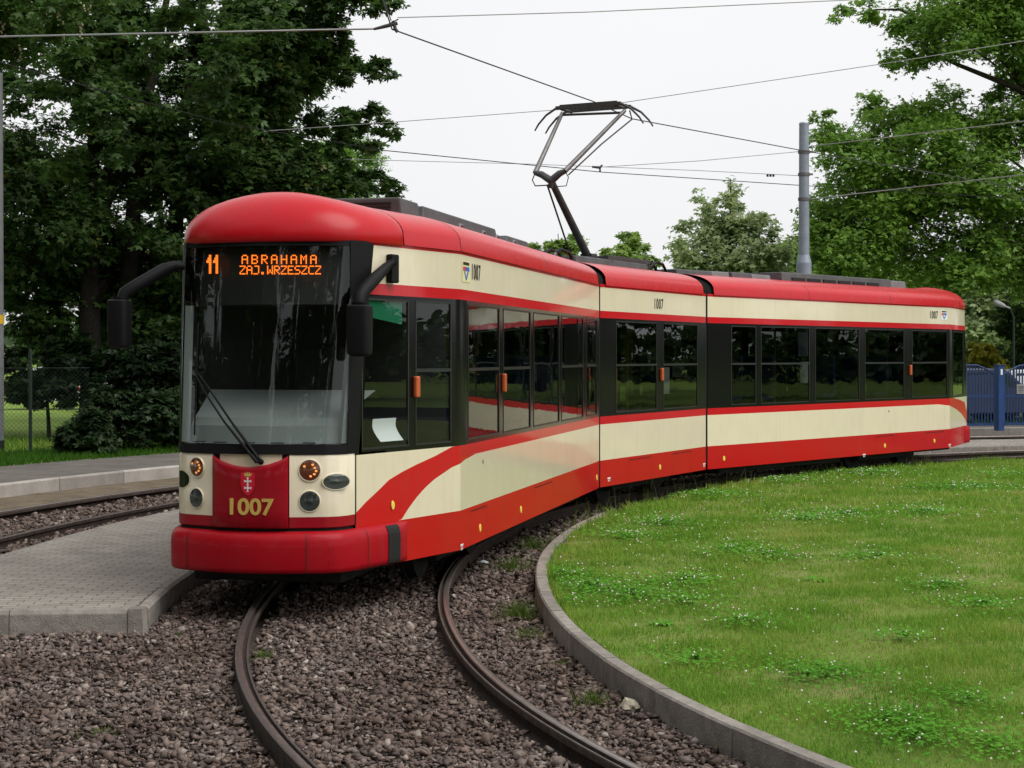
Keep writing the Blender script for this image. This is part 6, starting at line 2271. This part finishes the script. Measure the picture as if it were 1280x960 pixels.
car('parked_car', 'white car with red side stripe parked behind the blue gate', Vector((1290 - 640, 0, 0)) * (49 / F) + Vector((0, 49, .1)), .25, M['car_white'], M['car_red'], 4.2, 1.45)
car('parked_car', 'dark blue car parked behind the blue fence panel, next to the tram tail', Vector((1222 - 640, 0, 0)) * (46.5 / F) + Vector((0, 46.5, .1)), .45, M['car_blue'])
car('parked_car', 'white car glimpsed through the dark maples beyond the meadow', Vector((95 - 640, 0, 0)) * (58 / F) + Vector((0, 58, .1)), .1, M['car_white'])
car('parked_car', 'red lamped pale car almost hidden in the shade of the maples', Vector((185 - 640, 0, 0)) * (56 / F) + Vector((0, 56, .1)), .5, M['car_white'])

# ================================================================== STREET LAMPS beyond the fence
for x, y, lab, ang in ((1247, 372, 'white street lamp head pointing up over the golden shrub', 2.75), (1277, 364, 'white street lamp head beside the oak foliage, nearer the edge of the view', 1.9)):
    d = 47.0
    c = at(x, y, d)
    t = thing('street_lamp', lab, 'lamp', (c.x + .45, d, 0), 'street lamps behind the blue fence')
    o_ = Vector((c.x + .45, d, 0))
    b = MB(); b.tube([(0, 0, -.1), (0, 0, c.z - .55), (-.10, 0, c.z - .30)], [.035, .028, .024], 10); b.build('mast', [M['fence_green']], t, smooth=50)
    dr = Vector((math.cos(ang), 0, math.sin(ang)))
    hb = Vector((-.10, 0, c.z - .30))
    b = MB(); b.tube([hb, hb + dr * .14, hb + dr * .20, hb + dr * .38, hb + dr * .48, hb + dr * .51], [.025, .03, .06, .085, .08, .04], 14)
    b.build('lamp_head', [M['lamp_white']], t, smooth=50)

# far woods: closed backdrop of treetops on the skyline
rs = np.random.default_rng(77)
lobs = []
for k in range(150):
    a = R(-62 + 150 * k / 150 + rs.uniform(-.4, .4))
    d_ = rs.uniform(105, 150)
    x_, y_ = d_ * math.sin(a), d_ * math.cos(a)
    lobs.append((x_, y_, rs.uniform(1.0, 3.2), rs.uniform(2.6, 4.2)))
P, Nn, T, S = crown_leaves(lobs, 60000, .9, rs, .7, .2, 1.1, 60)
V, Fq = leaf_arrays(P, Nn, T, S, lobed=False)
tag(np_mesh('far_woods', V, Fq, 4, leaf_mat('far_foliage', (.03, .06, .02), (.07, .12, .035), None, .3, .1)), 'low green woods along the skyline beyond everything', kind='stuff')

# ================================================================== LIGHT, SKY, CAMERA
W_ = bpy.data.worlds.new('World'); SC.world = W_; W_.use_nodes = True
nt = W_.node_tree; n, l = nt.nodes, nt.links
bg = n['Background']
SUN_EL, SUN_AZ = R(56), R(118)       # azimuth clockwise from +Y
sky = n.new('ShaderNodeTexSky'); sky.sky_type = 'NISHITA'; sky.sun_disc = False
sky.sun_elevation = SUN_EL; sky.sun_rotation = SUN_AZ
sky.dust_density = 4.0; sky.air_density = 1.0; sky.ozone_density = 1.0
hs = n.new('ShaderNodeHueSaturation'); hs.inputs['Saturation'].default_value = .10
l.new(sky.outputs[0], hs.inputs['Color'])
mx = n.new('ShaderNodeMixRGB'); mx.inputs[0].default_value = .82      # closed cloud layer evens the sky out
cl = n.new('ShaderNodeTexNoise'); cl.inputs['Scale'].default_value = 1.6; cl.inputs['Detail'].default_value = 4
tc = n.new('ShaderNodeTexCoord'); l.new(tc.outputs['Generated'], cl.inputs['Vector'])
cr = n.new('ShaderNodeValToRGB')
cr.color_ramp.elements[0].position = .35; cr.color_ramp.elements[1].position = .65
cr.color_ramp.elements[0].color = (6.0, 6.05, 6.25, 1); cr.color_ramp.elements[1].color = (6.75, 6.75, 6.8, 1)
l.new(cl.outputs['Fac'], cr.inputs[0])
l.new(hs.outputs[0], mx.inputs[1]); l.new(cr.outputs[0], mx.inputs[2])
l.new(mx.outputs[0], bg.inputs['Color'])
bg.inputs['Strength'].default_value = .10

sd = bpy.data.lights.new('sun', 'SUN'); sd.energy = 1.5; sd.angle = R(50); sd.color = (1.0, .975, .94)
so = bpy.data.objects.new('sun', sd); COL.objects.link(so)
dirv = Vector((math.sin(SUN_AZ) * math.cos(SUN_EL), math.cos(SUN_AZ) * math.cos(SUN_EL), math.sin(SUN_EL)))
so.rotation_euler = (-dirv).to_track_quat('-Z', 'Y').to_euler()
so.location = (15, -10, 30)

cam = bpy.data.cameras.new('camera')
cam.sensor_width = 36; cam.lens = 36 * F / 1280
cam.shift_y = -(480 - HY) / 1280
cam.clip_start = .1; cam.clip_end = 6000
co = bpy.data.objects.new('camera', cam); COL.objects.link(co)
co.location = (0, 0, EYE); co.rotation_euler = (R(90), 0, 0)
SC.camera = co

SC.view_settings.view_transform = 'Standard'
try: SC.view_settings.look = 'None'
except Exception: pass
SC.view_settings.exposure = 0.65; SC.view_settings.gamma = 1.0
SC.render.engine = 'CYCLES'
cy = SC.cycles
cy.max_bounces = 8; cy.diffuse_bounces = 3; cy.glossy_bounces = 4; cy.transmission_bounces = 4; cy.transparent_max_bounces = 16
cy.use_denoising = True
cy.caustics_reflective = False; cy.caustics_refractive = False
cy.sample_clamp_indirect = 6
SC.render.film_transparent = False
